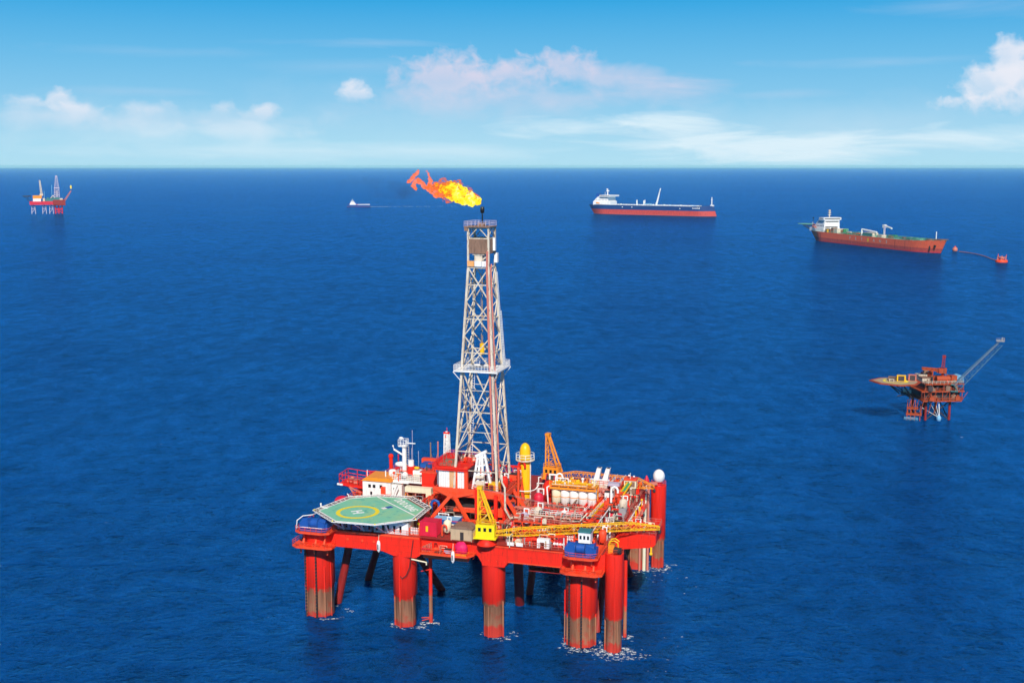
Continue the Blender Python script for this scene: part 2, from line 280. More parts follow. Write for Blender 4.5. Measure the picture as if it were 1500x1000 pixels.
# ------------------------------------------------------------------ sea
def sea_material():
    m = bpy.data.materials.new('sea_water'); n, l = nodes_of(m); b = n['Principled BSDF']
    g = n.new('ShaderNodeNewGeometry')
    def noise(scale, sx, detail, rough, rot=0., dist=0.):
        mp = n.new('ShaderNodeMapping'); mp.inputs['Scale'].default_value = (scale * sx, scale, scale); mp.inputs['Rotation'].default_value = (0, 0, rot); l.new(g.outputs['Position'], mp.inputs[0])
        t = n.new('ShaderNodeTexNoise'); t.inputs['Scale'].default_value = 1; t.inputs['Detail'].default_value = detail; t.inputs['Roughness'].default_value = rough; t.inputs['Distortion'].default_value = dist; l.new(mp.outputs[0], t.inputs['Vector']); return t.outputs[0]
    def mth(op, a, b_=None, c_=None):
        x = n.new('ShaderNodeMath'); x.operation = op
        for i, v in enumerate((a, b_, c_)):
            if v is None: continue
            if isinstance(v, (int, float)): x.inputs[i].default_value = v
            else: l.new(v, x.inputs[i])
        return x.outputs[0]
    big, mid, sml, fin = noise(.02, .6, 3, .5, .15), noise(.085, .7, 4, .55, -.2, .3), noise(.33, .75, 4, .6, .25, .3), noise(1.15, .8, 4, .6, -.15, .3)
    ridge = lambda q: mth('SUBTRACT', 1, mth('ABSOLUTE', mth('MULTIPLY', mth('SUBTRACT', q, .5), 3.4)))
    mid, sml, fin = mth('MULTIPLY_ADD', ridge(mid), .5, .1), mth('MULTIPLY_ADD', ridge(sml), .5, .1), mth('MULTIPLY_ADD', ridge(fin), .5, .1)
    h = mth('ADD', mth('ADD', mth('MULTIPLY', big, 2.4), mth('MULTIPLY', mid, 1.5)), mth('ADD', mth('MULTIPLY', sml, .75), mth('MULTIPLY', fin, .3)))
    bp = n.new('ShaderNodeBump'); bp.inputs['Strength'].default_value = 1; bp.inputs['Distance'].default_value = 1.; l.new(h, bp.inputs['Height']); l.new(bp.outputs[0], b.inputs['Normal'])
    patch = noise(.0035, .35, 4, .55, .1)
    mr = n.new('ShaderNodeMapRange'); mr.inputs[1].default_value = .35; mr.inputs[2].default_value = .68; l.new(patch, mr.inputs[0])
    mx = n.new('ShaderNodeMix'); mx.data_type = 'RGBA'; l.new(mr.outputs[0], mx.inputs[0]); mx.inputs[6].default_value = SEA_A; mx.inputs[7].default_value = SEA_B
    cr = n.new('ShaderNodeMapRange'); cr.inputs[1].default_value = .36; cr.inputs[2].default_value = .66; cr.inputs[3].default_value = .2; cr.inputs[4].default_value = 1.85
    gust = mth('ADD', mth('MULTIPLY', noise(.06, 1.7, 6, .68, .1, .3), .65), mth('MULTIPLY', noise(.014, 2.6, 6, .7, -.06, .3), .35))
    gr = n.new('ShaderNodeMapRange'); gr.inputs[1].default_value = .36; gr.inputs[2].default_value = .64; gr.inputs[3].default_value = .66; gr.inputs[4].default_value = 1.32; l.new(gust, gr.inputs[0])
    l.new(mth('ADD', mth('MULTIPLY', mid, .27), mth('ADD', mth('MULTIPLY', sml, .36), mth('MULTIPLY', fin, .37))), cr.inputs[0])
    sc = n.new('ShaderNodeVectorMath'); sc.operation = 'SCALE'; l.new(mx.outputs[2], sc.inputs[0]); l.new(mth('MULTIPLY', cr.outputs[0], mth('MULTIPLY_ADD', gr.outputs[0], .5, .5)), sc.inputs['Scale'])  # wave light and shade painted into the water colour: pale crests, dark troughs
    # small breaking crests: rare bright flecks
    wc = noise(.03, .8, 2, .5, .4); wf = noise(.42, .6, 3, .6, .3)
    f1 = n.new('ShaderNodeMapRange'); f1.inputs[1].default_value = .58; f1.inputs[2].default_value = .68; l.new(wc, f1.inputs[0])
    f2 = n.new('ShaderNodeMapRange'); f2.inputs[1].default_value = .72; f2.inputs[2].default_value = .75; l.new(wf, f2.inputs[0])
    fk = mth('MULTIPLY', f1.outputs[0], f2.outputs[0])
    m2 = n.new('ShaderNodeMix'); m2.data_type = 'RGBA'; l.new(fk, m2.inputs[0]); l.new(sc.outputs[0], m2.inputs[6]); m2.inputs[7].default_value = (.62, .72, .8, 1)
    l.new(m2.outputs[2], b.inputs['Base Color'])
    b.inputs['Roughness'].default_value = .6; b.inputs['Specular IOR Level'].default_value = 0
    if SSS: b.inputs['Subsurface Weight'].default_value = .35; b.inputs['Subsurface Radius'].default_value = (1, 1, 1); b.inputs['Subsurface Scale'].default_value = SSS
    gl = n.new('ShaderNodeBsdfGlossy'); gl.inputs['Roughness'].default_value = .14; gl.inputs['Color'].default_value = GLOSS; l.new(bp.outputs[0], gl.inputs['Normal'])
    fr_ = n.new('ShaderNodeFresnel'); fr_.inputs[0].default_value = 1.33; l.new(bp.outputs[0], fr_.inputs['Normal'])
    ms = n.new('ShaderNodeMixShader'); l.new(mth('MINIMUM', mth('MULTIPLY', fr_.outputs[0], gr.outputs[0]), 1.), ms.inputs[0]); l.new(b.outputs[0], ms.inputs[1]); l.new(gl.outputs[0], ms.inputs[2]); l.new(ms.outputs[0], n['Material Output'].inputs['Surface'])
    return m
GLOSS = (.07, .47, 1, 1)
SSS = 7.
SEA_A, SEA_B = (.0003, .030, .142, 1), (.0004, .047, .205, 1)
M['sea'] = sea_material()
mb = MB(); rings = [0, 60, 150, 300, 600, 1200, 2500, 5000, 10000, 20000, 40000, 62000]; NS_ = 72
for r0, r1 in zip(rings, rings[1:]):
    for i in range(NS_):
        a0, a1 = 2 * math.pi * i / NS_, 2 * math.pi * (i + 1) / NS_
        P = lambda r, a: (r * math.cos(a), 270 + r * math.sin(a), 0)
        mb.add([P(r0, a0), P(r1, a0), P(r1, a1)] + ([P(r0, a1)] if r0 else []), [(0, 1, 2, 3) if r0 else (0, 1, 2)], True)
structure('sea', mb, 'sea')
def foam_material():
    m = bpy.data.materials.new('foam'); n, l = nodes_of(m); b = n['Principled BSDF']; b.inputs['Base Color'].default_value = (.68, .75, .80, 1); b.inputs['Roughness'].default_value = .8
    g = n.new('ShaderNodeNewGeometry'); t = n.new('ShaderNodeTexNoise'); t.inputs['Scale'].default_value = 1.3; t.inputs['Detail'].default_value = 5; t.inputs['Roughness'].default_value = .7; l.new(g.outputs['Position'], t.inputs['Vector'])
    r = n.new('ShaderNodeMapRange'); r.inputs[1].default_value = .46; r.inputs[2].default_value = .60; r.inputs[4].default_value = .9; l.new(t.outputs[0], r.inputs[0]); l.new(r.outputs[0], b.inputs['Alpha']); return m
M['foam'] = foam_material()
def haze_box(dens):
    m = bpy.data.materials.new('haze'); n, l = nodes_of(m); n.remove(n['Principled BSDF']); v = n.new('ShaderNodeVolumePrincipled')
    v.inputs['Color'].default_value = (.40, .83, 1., 1); v.inputs['Density'].default_value = dens; v.inputs['Anisotropy'].default_value = -.25; l.new(v.outputs[0], n['Material Output'].inputs['Volume'])
    structure('haze', MB().box(-64000, 64000, -64000, 64000, -1.2, 112), m, 'stuff')
HAZE = 2.1e-5
if HAZE: haze_box(HAZE)
# ================================================================== the near rig
rnd = random.Random(11)
rig = thing('drilling_rig', 'huge red semi-submersible platform on round legs under the tall lattice tower', 'drilling rig', (0, 0, 0))
COLS = [(-1.7, 3.6, 3.5), (19.9, 2.75, 2.72), (40.9, 2.75, 2.6), (60.6, 3.7, 3.5), (68.2, 1.6, 1.98), (68.6, 57.2, 1.95), (63.4, 55.4, 3.0), (.2, 54, 3.55), (20.9, 54, 2.72), (41.6, 54, 2.72)]
for i, (x, y, r) in enumerate(COLS):
    mb = MB(); big = r > 3
    zt = 17.7 if i < 4 else ZD + .12
    rl = r * (.87 if r < 3 else .93)
    mb.lathe((x, y, 0), [(rl, -2), (rl, 7.0), (r, 7.25), (r, zt)], 36)
    for k in range(5 if big else 3):                     # pipes and chain guides down the outside
        a = -math.pi / 2 + (k - (2 if big else 1)) * (.75 if big else .95) + rnd.uniform(-.35, .35)
        top = rnd.choice([7.1, 7.1, 8.2, zt - .2]) if i not in (0, 3) else rnd.choice([7.1, zt - .2, 12])
        d = rl + .12 if top < 7.3 else r + .12
        mb.tube((x + d * math.cos(a), y + d * math.sin(a), -1), (x + d * math.cos(a), y + d * math.sin(a), top), rnd.uniform(.12, .26), 6)
    c = build('column', mb, 'leg', rig)
    if i in (0, 3):
        for a in (-2.1, -1.35):
            ch = MB(); px, py = x + (r + .35) * math.cos(a), y + (r + .35) * math.sin(a)
            z = -.5
            while z < 17.4: ch.box(px - .16, px + .16, py - .16, py + .16, z, z + .55); z += .8
            build('anchor_chain', ch, 'dark', c)
    if i in (4, 5):
        build('top_railing', MB().rail([(x + r * .95 * math.cos(t * .7854), y + r * .95 * math.sin(t * .7854), ZD + .12) for t in range(8)], 1.1, True, 2), 'redor', c)
hb = MB()
hb.xz([(3, 17.6), (15.6, 17.6), (18.5, 16.7), (23.5, 16.7), (24.6, 17.4), (24.6, ZD - .1), (3, ZD - .1)], 0, 4.2)
hb.xz([(24.6, 18.3), (37.6, 18.3), (38.8, 16.4), (44.3, 16.4), (45, 17.5), (58, 17.6), (58, ZD - .1), (24.6, ZD - .1)], 1.2, 4.6)
hb.xz([(39, 16.5), (44.1, 16.5), (44.9, 17.7), (57.9, 17.8), (57.9, ZD - .3), (38.9, ZD - .3)], .1, 1.2)
hb.box(62, 65.9, 7, 52, 17.6, ZD - .1); hb.box(-2, 2.4, 7, 52, 17.6, ZD - .1); hb.box(2, 62, 51.5, 56, 17.6, ZD - .12)
hb.prism([(-3.3, .2), (3.6, .2), (3.6, 7), (-3.3, 7)], 17.65, ZD - .12); hb.prism([(57.9, .2), (66.4, .2), (66.4, 7), (57.9, 7)], 17.65, ZD - .12)
hb.prism([(60, 51), (66, 51), (66, 58), (60, 58)], 17.65, ZD - .12)
for y in (14, 27, 40): hb.box(2.4, 62, y - 1.6, y + 1.6, 18, ZD - .2)
for x in (21, 41.5): hb.box(x - 1.6, x + 1.6, 4.6, 51.5, 18.1, ZD - .25)
build('deck_hull', hb, 'red', rig)
build('deck_plate', MB().prism([(-3.2, .1), (66, .1), (66, 57.6), (-3.2, 57.6)], ZD - .1, ZD), 'deck', rig)
bs = MB()
for k in range(30): bs.box(4.5 + k * 1.8, 4.6 + k * 1.8, -.02 if 38 < 4.5 + k * 1.8 or k < 11 else 1.1, .12, 17.7, 17.95)
bs.box(4, 24.4, -.16, .02, ZD - .5, ZD - .1); bs.box(39.2, 57.8, -.14, .1, ZD - .55, ZD - .3); bs.box(45, 57.8, -.12, .1, 17.8, 18.)
for x in (7.2, 10.8, 13.6): bs.tube((x, -.14, 19.6), (x, .1, 19.6), .28, 8)
build('stiffener', bs, 'redor', rig)
for p, q, r in [((3.4, 10, 16.5), (-.6, 10, -1), .95), ((17.4, 10, 17.8), (20.6, 26, -1), .9), ((44.6, 9, 17.6), (41.4, 22, -1), 1.1), ((62, 26, 17.6), (62.6, 10, -1), .9), ((63, 28, 17.6), (63.2, 49, -1), .9), ((41.6, 40, 17.6), (42, 28, -1), .9), ((.4, 44, 17.6), (.2, 26, -1), .9)]:
    build('brace', MB().tube(p, q, r, 14), 'reddk', rig)  # darker red than the hull: shade under the deck painted into the braces
for x, y, zt in [(25.2, 4.9, 17.8), (69.2, 9.2, 17.5)]:
    b_ = MB().tube((x, y, -1), (x, y, zt), .42, 10)
    if x < 60: b_.tube((23.4, 3.6, 12.4), (25.2, 4.9, 12.6), .12, 6); b_.tube((23.4, 3.6, 1.4), (25.2, 4.9, 1.2), .14, 6); b_.tube((23.4, 3.9, .6), (25.2, 4.9, 1), .12, 6)
    build('caisson', b_, 'leg', rig)
# corner platforms with rails and brackets
for (x0, x1, y0, y1, z, th) in [(-5.4, 4.4, -3.6, 5.5, 17.6, .45), (57.2, 66.4, -3.6, 5.5, 17.6, .45), (-4.2, 4.2, -4.2, 6, ZD - .3, .38), (58, 65.6, -4.2, 6, ZD - .3, .38)]:
    p = MB().prism([(x0, y0 + 1), (x0 + 1.4, y0), (x1 - 1.4, y0), (x1, y0 + 1), (x1, y1), (x0, y1)], z, z + th)
    for x in (x0 + 1.6, (x0 + x1) / 2, x1 - 1.6): p.xz([(x - .15, z - 1.7), (x + .15, z - 1.7), (x + .15, z), (x - .15, z)], y0 + 2, y0 + 2.3)
    w = build('corner_platform', p, 'redor', rig)
    build('railing', MB().rail([(x0 + .1, y1, z + th), (x0 + .1, y0 + 1, z + th), (x0 + 1.45, y0 + .1, z + th), (x1 - 1.45, y0 + .1, z + th), (x1 - .1, y0 + 1, z + th), (x1 - .1, y1, z + th)], 1.1, False, 1.5), 'redor', w)
    if z < 18:
        f = MB()
        for x in (x0 + 2.8, (x0 + x1) / 2 + .9, x1 - 1.9):
            f.prism([(x - .75, y0 + .5), (x + .75, y0 + .5), (x + .55, y0 + 1.9), (x - .55, y0 + 1.9)], z + th, z + th + .5); f.tube((x, y0 + 1, z + th + .4), (x, y0 + 1.5, z + th + 1.5), .42, 8, .2)
        build('fairlead', f, 'redor', w)
        t = MB()
        for x in (x0 + 2.4, x1 - 2.2): t.tube((x, y0 + 2.2, z + th), (x, y0 + 2.6, ZD - .3), .38, 8)
        t.lathe(((x0 + x1) / 2 + .2, y0 + 4.6, z + th), [(3, 0), (3.4, ZD - .4 - z - th)], 24)
        build('chain_locker', t, 'red', w)
# service platform hanging between the second and third leg
sp_ = build('service_platform', MB().prism([(25.4, -2.4), (36.4, -2.4), (37.4, -.6), (37.4, 1.3), (25.4, 1.3)], 18.6, 18.95).box(25.6, 36, -.6, 1.2, 17.2, 18.6), 'redor', rig)
build('railing', MB().rail([(25.5, 1.2, 18.95), (25.5, -2.3, 18.95), (36.3, -2.3, 18.95), (37.3, -.6, 18.95)], 1.1, False, 1.4), 'redor', sp_)
# scaffold under the beam beside the front right leg
sc = MB().rail([(49, 2.6, 15.6), (57.4, 2.6, 15.6)], 1.9, False, 1.3, .12).rail([(49, 5, 15.6), (57.4, 5, 15.6)], 1.9, False, 1.3, .12).box(49, 57.4, 2.6, 5, 15.4, 15.6)
build('scaffold', sc, 'reddk', rig)
# cantilever box at the right side
cb = MB().xz([(65.95, 18.3), (74.2, 19.5), (75, 20.3), (75, 22.2), (66.8, 22.4), (65.95, 21)], 13.6, 23)
cant = build('side_cantilever', cb, 'red', rig)
build('railing', MB().rail([(68, 13.8, 22.3), (74.9, 13.8, 22.2), (74.9, 22.8, 22.2), (68, 22.8, 22.3)], 1.1, False, 1.5), 'salmon', cant)
build('mooring_hook', MB().tube((74, 13.7, 19.6), (74, 13.5, 18.2), .22, 8).ball((74, 13.5, 18.1), .4), 'yel', cant)
# rails along the deck edge, pipes and cable trays fixed on deck
build('railing', MB().rail([(3.6, .25, ZD), (24.4, .25, ZD)], 1.1, False, 1.5), 'redor', rig)
build('railing', MB().rail([(44.6, .25, ZD), (57.6, .25, ZD)], 1.1, False, 1.5), 'salmon', rig)
build('railing', MB().rail([(65.8, 7, ZD), (65.8, 52, ZD)], 1.1, False, 1.5), 'salmon', rig)
build('railing', MB().rail([(-3, 8, ZD), (-3, 56, ZD)], 1.1, False, 1.8), 'redor', rig)
pr = random.Random(5)
for k in range(34):                                       # deck pipe runs, right half
    y = 8 + (k % 17) * 1.9 + pr.uniform(-.5, .5); x0 = pr.uniform(42, 47); x1 = pr.uniform(55, 64.5); z = ZD + pr.choice([.5, .9, 1.5, 2.1])
    m = pr.choice(['wrust', 'redor', 'salmon', 'grey', 'red', 'dark', 'white', 'redor', 'brown'])
    mb = MB(); r = pr.uniform(.11, .24); xm = pr.uniform(x0 + 3, x1 - 3); d = pr.uniform(-1.2, 1.2)
    mb.path([(x0, y, ZD), (x0, y, z), (xm, y, z), (xm, y + d, z), (x1, y + d, z), (x1, y + d, ZD)], r, 6)
    for x in (x0 + 1.6, x1 - 1.6): mb.box(x - .1, x + .1, y - .5 if x < xm else y + d - .5, y + .5 if x < xm else y + d + .5, ZD, z - r)
    build('pipe_run', mb, m, rig)
for k in range(14):                                       # pipe runs from front to back
    x = pr.choice([44, 46, 49, 52, 54, 57, 60, 62, 64, 34, 36, 39, 19.4, 22]) + pr.uniform(-.5, .5); y0, y1 = pr.uniform(4, 9), pr.uniform(24, 40); z = ZD + pr.choice([.3, .7, 2.4, 3])
    build('pipe_run', MB().path([(x, y0, ZD), (x, y0, z), (x, y1, z), (x, y1, ZD)], pr.uniform(.11, .2), 6), pr.choice(['white', 'redor', 'salmon', 'red', 'brown']), rig)
# long white riser that crosses the deck
build('riser_pipe', MB().path([(39.6, 13.2, 33.6), (39.9, 12.4, 32), (40.7, 12, 30.9), (40.9, 11.6, 26), (42.2, 11, 24.2), (43.4, 11, 24.6), (47.6, 11, 24.7), (48.2, 11, 23.8), (47.6, 10.6, 23)], .24, 8), 'wrust', rig)
build('riser_pipe', MB().path([(43.4, 12, 25.2), (52, 12, 25.2), (52.4, 12, 24.2), (58, 12.6, 24.4), (59.4, 14, 26)], .16, 8), 'wrust', rig)
# galleries on posts in the right half
for k, (x0, x1, y, z, m) in enumerate([(44, 57, 7.4, ZD + 3.1, 'redor'), (46, 58, 14.5, ZD + 2.6, 'salmon'), (45, 57, 21.5, ZD + 2.2, 'redor')]):
    g = MB().box(x0, x1, y, y + 1.4, z, z + .16)
    for x in [x0 + i * (x1 - x0) / 6 for i in range(7)]: g.bar((x, y + .1, ZD), (x, y + .1, z), .16); g.bar((x, y + 1.3, ZD), (x, y + 1.3, z), .16)
    for i in range(6): g.bar((x0 + i * (x1 - x0) / 6, y + .1, ZD), (x0 + (i + 1) * (x1 - x0) / 6, y + .1, z), .12)
    w = build('gallery', g, m, rig); build('railing', MB().rail([(x0, y + .1, z + .16), (x1, y + .1, z + .16)], 1.1, False, 1.2).rail([(x1, y + 1.35, z + .16), (x0, y + 1.35, z + .16)], 1.1, False, 1.2), 'salmon' if k != 1 else 'white', w)
# two long inclined red chutes from the deck centre up to the back
for x0, x1 in ((55.6, 58.9), (57.8, 61.0)):
    ch = MB(); p, q = Vector((x0, 17, 22.1)), Vector((x1, 47, 24.6))
    ch.bar(p, q, 1.5, .18); ch.bar(p + Vector((-.75, 0, .5)), q + Vector((-.75, 0, .5)), .22, .9); ch.bar(p + Vector((.75, 0, .5)), q + Vector((.75, 0, .5)), .22, .9)
    for t in range(9): o = p.lerp(q, t / 8); ch.box(o.x - .9, o.x + .9, o.y - .15, o.y + .15, ZD, o.z)
    w = build('pipe_chute', ch, 'red' if x0 < 57 else 'redor', rig)
    build('handrail', MB().rail([p + Vector((.9, 0, .9)), q + Vector((.9, 0, .9))], 1, False, 2), 'white', w)
sg_ = build('side_gallery', MB().box(66, 67.7, 15, 47, 19.2, 19.4).box(65.95, 66.1, 24, 44, 17.4, 17.6), 'redor', rig); build('railing', MB().rail([(67.65, 15, 19.4), (67.65, 47, 19.4)], 1.1, False, 1.6), 'salmon', sg_)
build('side_pipe', MB().path([(66.3, 16, 20.6), (66.3, 46, 20.6), (66.3, 46, 18)], .2, 6).path([(66.5, 20, 18.6), (66.5, 40, 18.6), (66.5, 40, 16)], .16, 6), 'white', rig); build('side_pipe', MB().path([(66.25, 18, 21.2), (66.25, 44, 21.2)], .14, 6).path([(66.4, 24, 18.2), (66.4, 48, 18.2)], .15, 6), 'salmon', rig)
# back red wall and pale risers of the far right leg
rw = MB().box(60.6, 65.4, 46.5, 52, ZD, ZD + 1.6); rw.box(61.8, 65.6, 44.6, 46.5, ZD, ZD + .5)
for x in (61, 62.6, 64.2, 65.3): rw.box(x - .12, x + .12, 46.2, 46.5, ZD, ZD + 2.4)
build('red_bulkhead', rw, 'red', rig)
for x, y, r, z1 in ((65.9, 52.6, .45, ZD + 1.4), (66.7, 53.2, .34, ZD + .5), (64.8, 52.2, .3, ZD + 1.8)):
    build('riser_pipe', MB().tube((x, y, -1), (x, y, z1), r, 10).ball((x, y, z1), r), 'salmon' if r < .4 else 'cream', rig)
build('bridge_beam', MB().bar((64, 53.4, ZD + .9), (68.4, 55.6, ZD + .9), .7).bar((66, 52, ZD - 1), (67, 54, ZD + .6), .5), 'salmon', rig)
build('hanging_hose', MB().path([(23.2, -.5, 21), (22.7, -.35, 18), (22.2, -.3, 14.6), (21.4, -.3, 12.6), (20.4, -.3, 11.7), (19.9, -.3, 12.2)], .09, 5), 'dark', rig)
build('davit_arm', MB().path([(22.8, -.6, 16.6), (26.3, -.6, 16.2), (26.3, -.6, 15.6)], .17, 6), 'cream', rig)
# ------------------------------------------------------------------ helicopter deck
ZH = 25.0
OUT = [(-2, 1.3), (1.2, 13.6), (7.2, 17.5), (15.9, 18.1), (23.3, 11), (23.4, 1.2), (16.1, -5.1), (5.9, -5.5)]
HC_ = (10.7, 6.4)
def shrink(k): return [(HC_[0] + (x - HC_[0]) * k, HC_[1] + (y - HC_[1]) * k) for x, y in OUT]
hd = thing('helicopter_deck', 'green octagonal landing deck with yellow circle and white H on the red platform', 'helideck', (10.7, 6.4, ZD))
def green_mat():
    m = paint('green_landing_surface', (.20, .54, .36), .75, .8, (.38, .55, .24), .16); n, l = nodes_of(m); b = n['Principled BSDF']
    src = b.inputs['Base Color'].links[0].from_socket; tc = n.new('ShaderNodeTexCoord')
    t = n.new('ShaderNodeTexNoise'); t.inputs['Scale'].default_value = .55; t.inputs['Detail'].default_value = 5; l.new(tc.outputs['Object'], t.inputs['Vector'])
    r = n.new('ShaderNodeMapRange'); r.inputs[1].default_value = .56; r.inputs[2].default_value = .7; r.inputs[4].default_value = .8; l.new(t.outputs[0], r.inputs[0])
    x = n.new('ShaderNodeMix'); x.data_type = 'RGBA'; l.new(r.outputs[0], x.inputs[0]); l.new(src, x.inputs[6]); x.inputs[7].default_value = (.06, .33, .30, 1); l.new(x.outputs[2], b.inputs['Base Color']); return m
M['helig'] = green_mat()
IN, BD = shrink(.888), shrink(.908)
build('landing_surface', MB().prism(IN, ZH - .3, ZH), 'helig', hd)
n_ = len(OUT); bm_ = MB()
for i in range(n_):
    j = (i + 1) % n_; (a, b), (c, d) = IN[i], IN[j]; (e, f), (g, h) = BD[j], BD[i]
    bm_.hexa([(a, b, ZH - .3), (c, d, ZH - .3), (e, f, ZH - .3), (g, h, ZH - .3), (a, b, ZH + .06), (c, d, ZH + .06), (e, f, ZH + .06), (g, h, ZH + .06)])
build('deck_border', bm_, 'white', hd)
nf = MB(); ng = MB()
for i in range(n_):
    j = (i + 1) % n_; a, b, c, d = [Vector((*p, 0)) for p in (BD[i], BD[j], OUT[j], OUT[i])]
    L = (b - a).length; k = round(L / 1.45)
    for t in range(k + 1): nf.bar(a.lerp(b, t / k) + Vector((0, 0, ZH - .1)), d.lerp(c, t / k) + Vector((0, 0, ZH + .16)), .11)
    nf.bar(d + Vector((0, 0, ZH + .16)), c + Vector((0, 0, ZH + .16)), .15)
    m1, m2 = a.lerp(d, .5), b.lerp(c, .5); nf.bar(m1 + Vector((0, 0, ZH + .03)), m2 + Vector((0, 0, ZH + .03)), .07)
    for t in range(k * 6): ng.bar(a.lerp(b, (t + .5) / (k * 6)) + Vector((0, 0, ZH - .1)), d.lerp(c, (t + .5) / (k * 6)) + Vector((0, 0, ZH + .12)), .07)
    for q in (.3, .7): ng.bar(a.lerp(d, q) + Vector((0, 0, ZH)), b.lerp(c, q) + Vector((0, 0, ZH)), .05)
build('safety_net_frame', nf, 'white', hd); build('safety_net', ng, 'dark', hd)
gut = MB().bar((17.0, 17.5, ZH - .06), (22.7, 11.6, ZH - .06), .1, .1)
ring = MB(); N = 64; cx, cy = 8.25, 3.4
for i in range(N):
    a0, a1 = 2 * math.pi * i / N, 2 * math.pi * (i + 1) / N
    ring.add([(cx + r * math.cos(a), cy + r * math.sin(a), ZH + .012) for r, a in ((4.0, a0), (4.95, a0), (4.95, a1), (4.0, a1))], [(0, 1, 2, 3)])
build('landing_circle', ring, 'lemon', hd)
build('letter_mark', lettering(MB(), 'H', 3.5, (8.05, 3.4, ZH + .014), (.62, -.78, 0), (.78, .62, 0), .12), 'white', hd)
build('boundary_line', MB().bar((7.7, 16.2, ZH + .008), (21.6, 4.6, ZH + .008), .36, .014), 'white', hd)
build('name_lettering', lettering(MB(), 'DOO SUNG', 2.8, (16.7, 11.6, ZH + .014), (.70, -.71, 0), (.71, .70, 0), .05, .7), 'white', hd)
fl = MB(); o, u, v = Vector((13.3, 8.5, ZH + .012)), Vector((.77, -.64, 0)), Vector((.64, .77, 0))
fl.add([o - u * .7 - v * 1.3, o + u * .7 - v * 1.3, o + u * .7 - v * .2, o - u * .7 - v * .2], [(0, 1, 2, 3)], mi=0); fl.add([o - u * .7 - v * .2, o + u * .7 - v * .2, o + u * .7 + v * 1.4, o - u * .7 + v * 1.4], [(0, 1, 2, 3)], mi=1)
build('painted_flag', fl, ['white', 'blue'], hd)
su = MB()
for x, y in [(2.5, 2), (6, -1), (11, -2), (17, -2), (21, 2), (21, 9), (15, 14), (8, 14), (3, 9), (11, 6)]:
    su.bar((x, y if y > .4 else .6, ZD), (x, y, ZH - .3), .3)
su.bar((6, .6, ZD + .2), (6, -4.6, ZH - .4), .22); su.bar((16, .6, ZD + .2), (16, -4.3, ZH - .4), .22); su.bar((11, .6, ZD + .2), (11, -4.4, ZH - .4), .22)
for y in (-3, 2, 8, 13): su.box(3 if y > -1 else 6, 21 if y > -1 else 16, y - .12, y + .12, ZH - .75, ZH - .3)
build('support_frame', su, 'white', hd)
build('deck_light', MB().ball((-1.6, 1.3, ZH + .35), .16).ball((6, -5.3, ZH + .35), .16).ball((16, -4.9, ZH + .35), .16).ball((23.2, 1.2, ZH + .35), .16).ball((23.1, 11, ZH + .35), .16), 'lemon', hd)
# ------------------------------------------------------------------ drill floor and doghouse
dfl = thing('drill_floor', 'tall red steel frame with X braces and arched openings carrying the drill floor', 'drill floor', (34, 20, ZD))
ZF = 29.2
build('floor_slab', MB().box(23, 40.4, 14.3, 28, ZF - .5, ZF), 'deck', dfl)
gd = MB()
def opening(x0, x1, z0, z1, r=1.2):
    pts = []
    for cx_, cz_, a0 in ((x1 - r, z1 - r, 0), (x0 + r, z1 - r, 90), (x0 + r, z0 + r, 180), (x1 - r, z0 + r, 270)):
        pts += [(cx_ + r * math.cos(R(a0 + t * 22.5)), cz_ + r * math.sin(R(a0 + t * 22.5))) for t in range(5)]
    return pts
def web_with_hole(mb, X0, X1, Z0, Z1, hole, y0, y1):
    out = []
    cx_ = sum(p[0] for p in hole) / len(hole); cz_ = sum(p[1] for p in hole) / len(hole)
    for x, z in hole:                                    # ray from the hole's middle to the border of the panel
        dx, dz = x - cx_, z - cz_; t = min((X1 - cx_) / dx if dx > 1e-6 else 1e9, (X0 - cx_) / dx if dx < -1e-6 else 1e9, (Z1 - cz_) / dz if dz > 1e-6 else 1e9, (Z0 - cz_) / dz if dz < -1e-6 else 1e9)
        out.append((cx_ + dx * t, cz_ + dz * t))
    n = len(hole)
    for y in (y0, y1): mb.add([(x, y, z) for x, z in hole + out], [(i, (i + 1) % n, n + (i + 1) % n, n + i) for i in range(n)])
    mb.add([(x, y0, z) for x, z in hole] + [(x, y1, z) for x, z in hole], [(i, (i + 1) % n, n + (i + 1) % n, n + i) for i in range(n)])
gd.box(22.8, 40.5, 13.9, 14.3, ZF - 1.4, ZF + .1)
web_with_hole(gd, 28.2, 34.0, 24.2, ZF - 1.4, opening(28.8, 33.5, 24.9, 27.4), 13.95, 14.25)
web_with_hole(gd, 34.0, 40.0, 24.2, ZF - 1.4, opening(34.8, 39.2, 24.9, 27.4), 13.95, 14.25)
gd.xz([(24.2, ZF - 1.4), (28.2, ZF - 1.4), (28.2, 26.0), (27.3, 26.6)], 13.95, 14.25)
gd.box(29, 39.6, 13.9, 14.3, 24.0, 24.5); gd.box(23, 40.5, 27.7, 28.1, ZF - 1.4, ZF + .1); gd.box(40.2, 40.5, 14.3, 27.7, ZF - 1.3, ZF + .05); gd.box(22.9, 23.2, 14.3, 27.7, ZF - 1.3, ZF + .05)
build('girder', gd, 'redor', dfl)
for p, q in [((27.6, 13.5, 28.2), (22.2, 12, ZD)), ((27.6, 13.5, 28.2), (32.6, 11.6, ZD)), ((23.3, 13.9, 29), (27.6, 13.5, 27.4)), ((32.6, 13.9, 28.6), (27.6, 13.5, 27.4)), ((39.4, 13.6, 27.6), (43.2, 10.6, ZD)), ((40.3, 14.2, 28), (44.6, 13.8, ZD)), ((40.3, 20, 28.4), (44.8, 20.4, ZD)), ((40.3, 27, 28.4), (41.2, 27, ZD)), ((23, 27, 28.5), (21, 27, ZD))]:
    build('leg', MB().bar(p, q, .62, .75), 'redor', dfl)
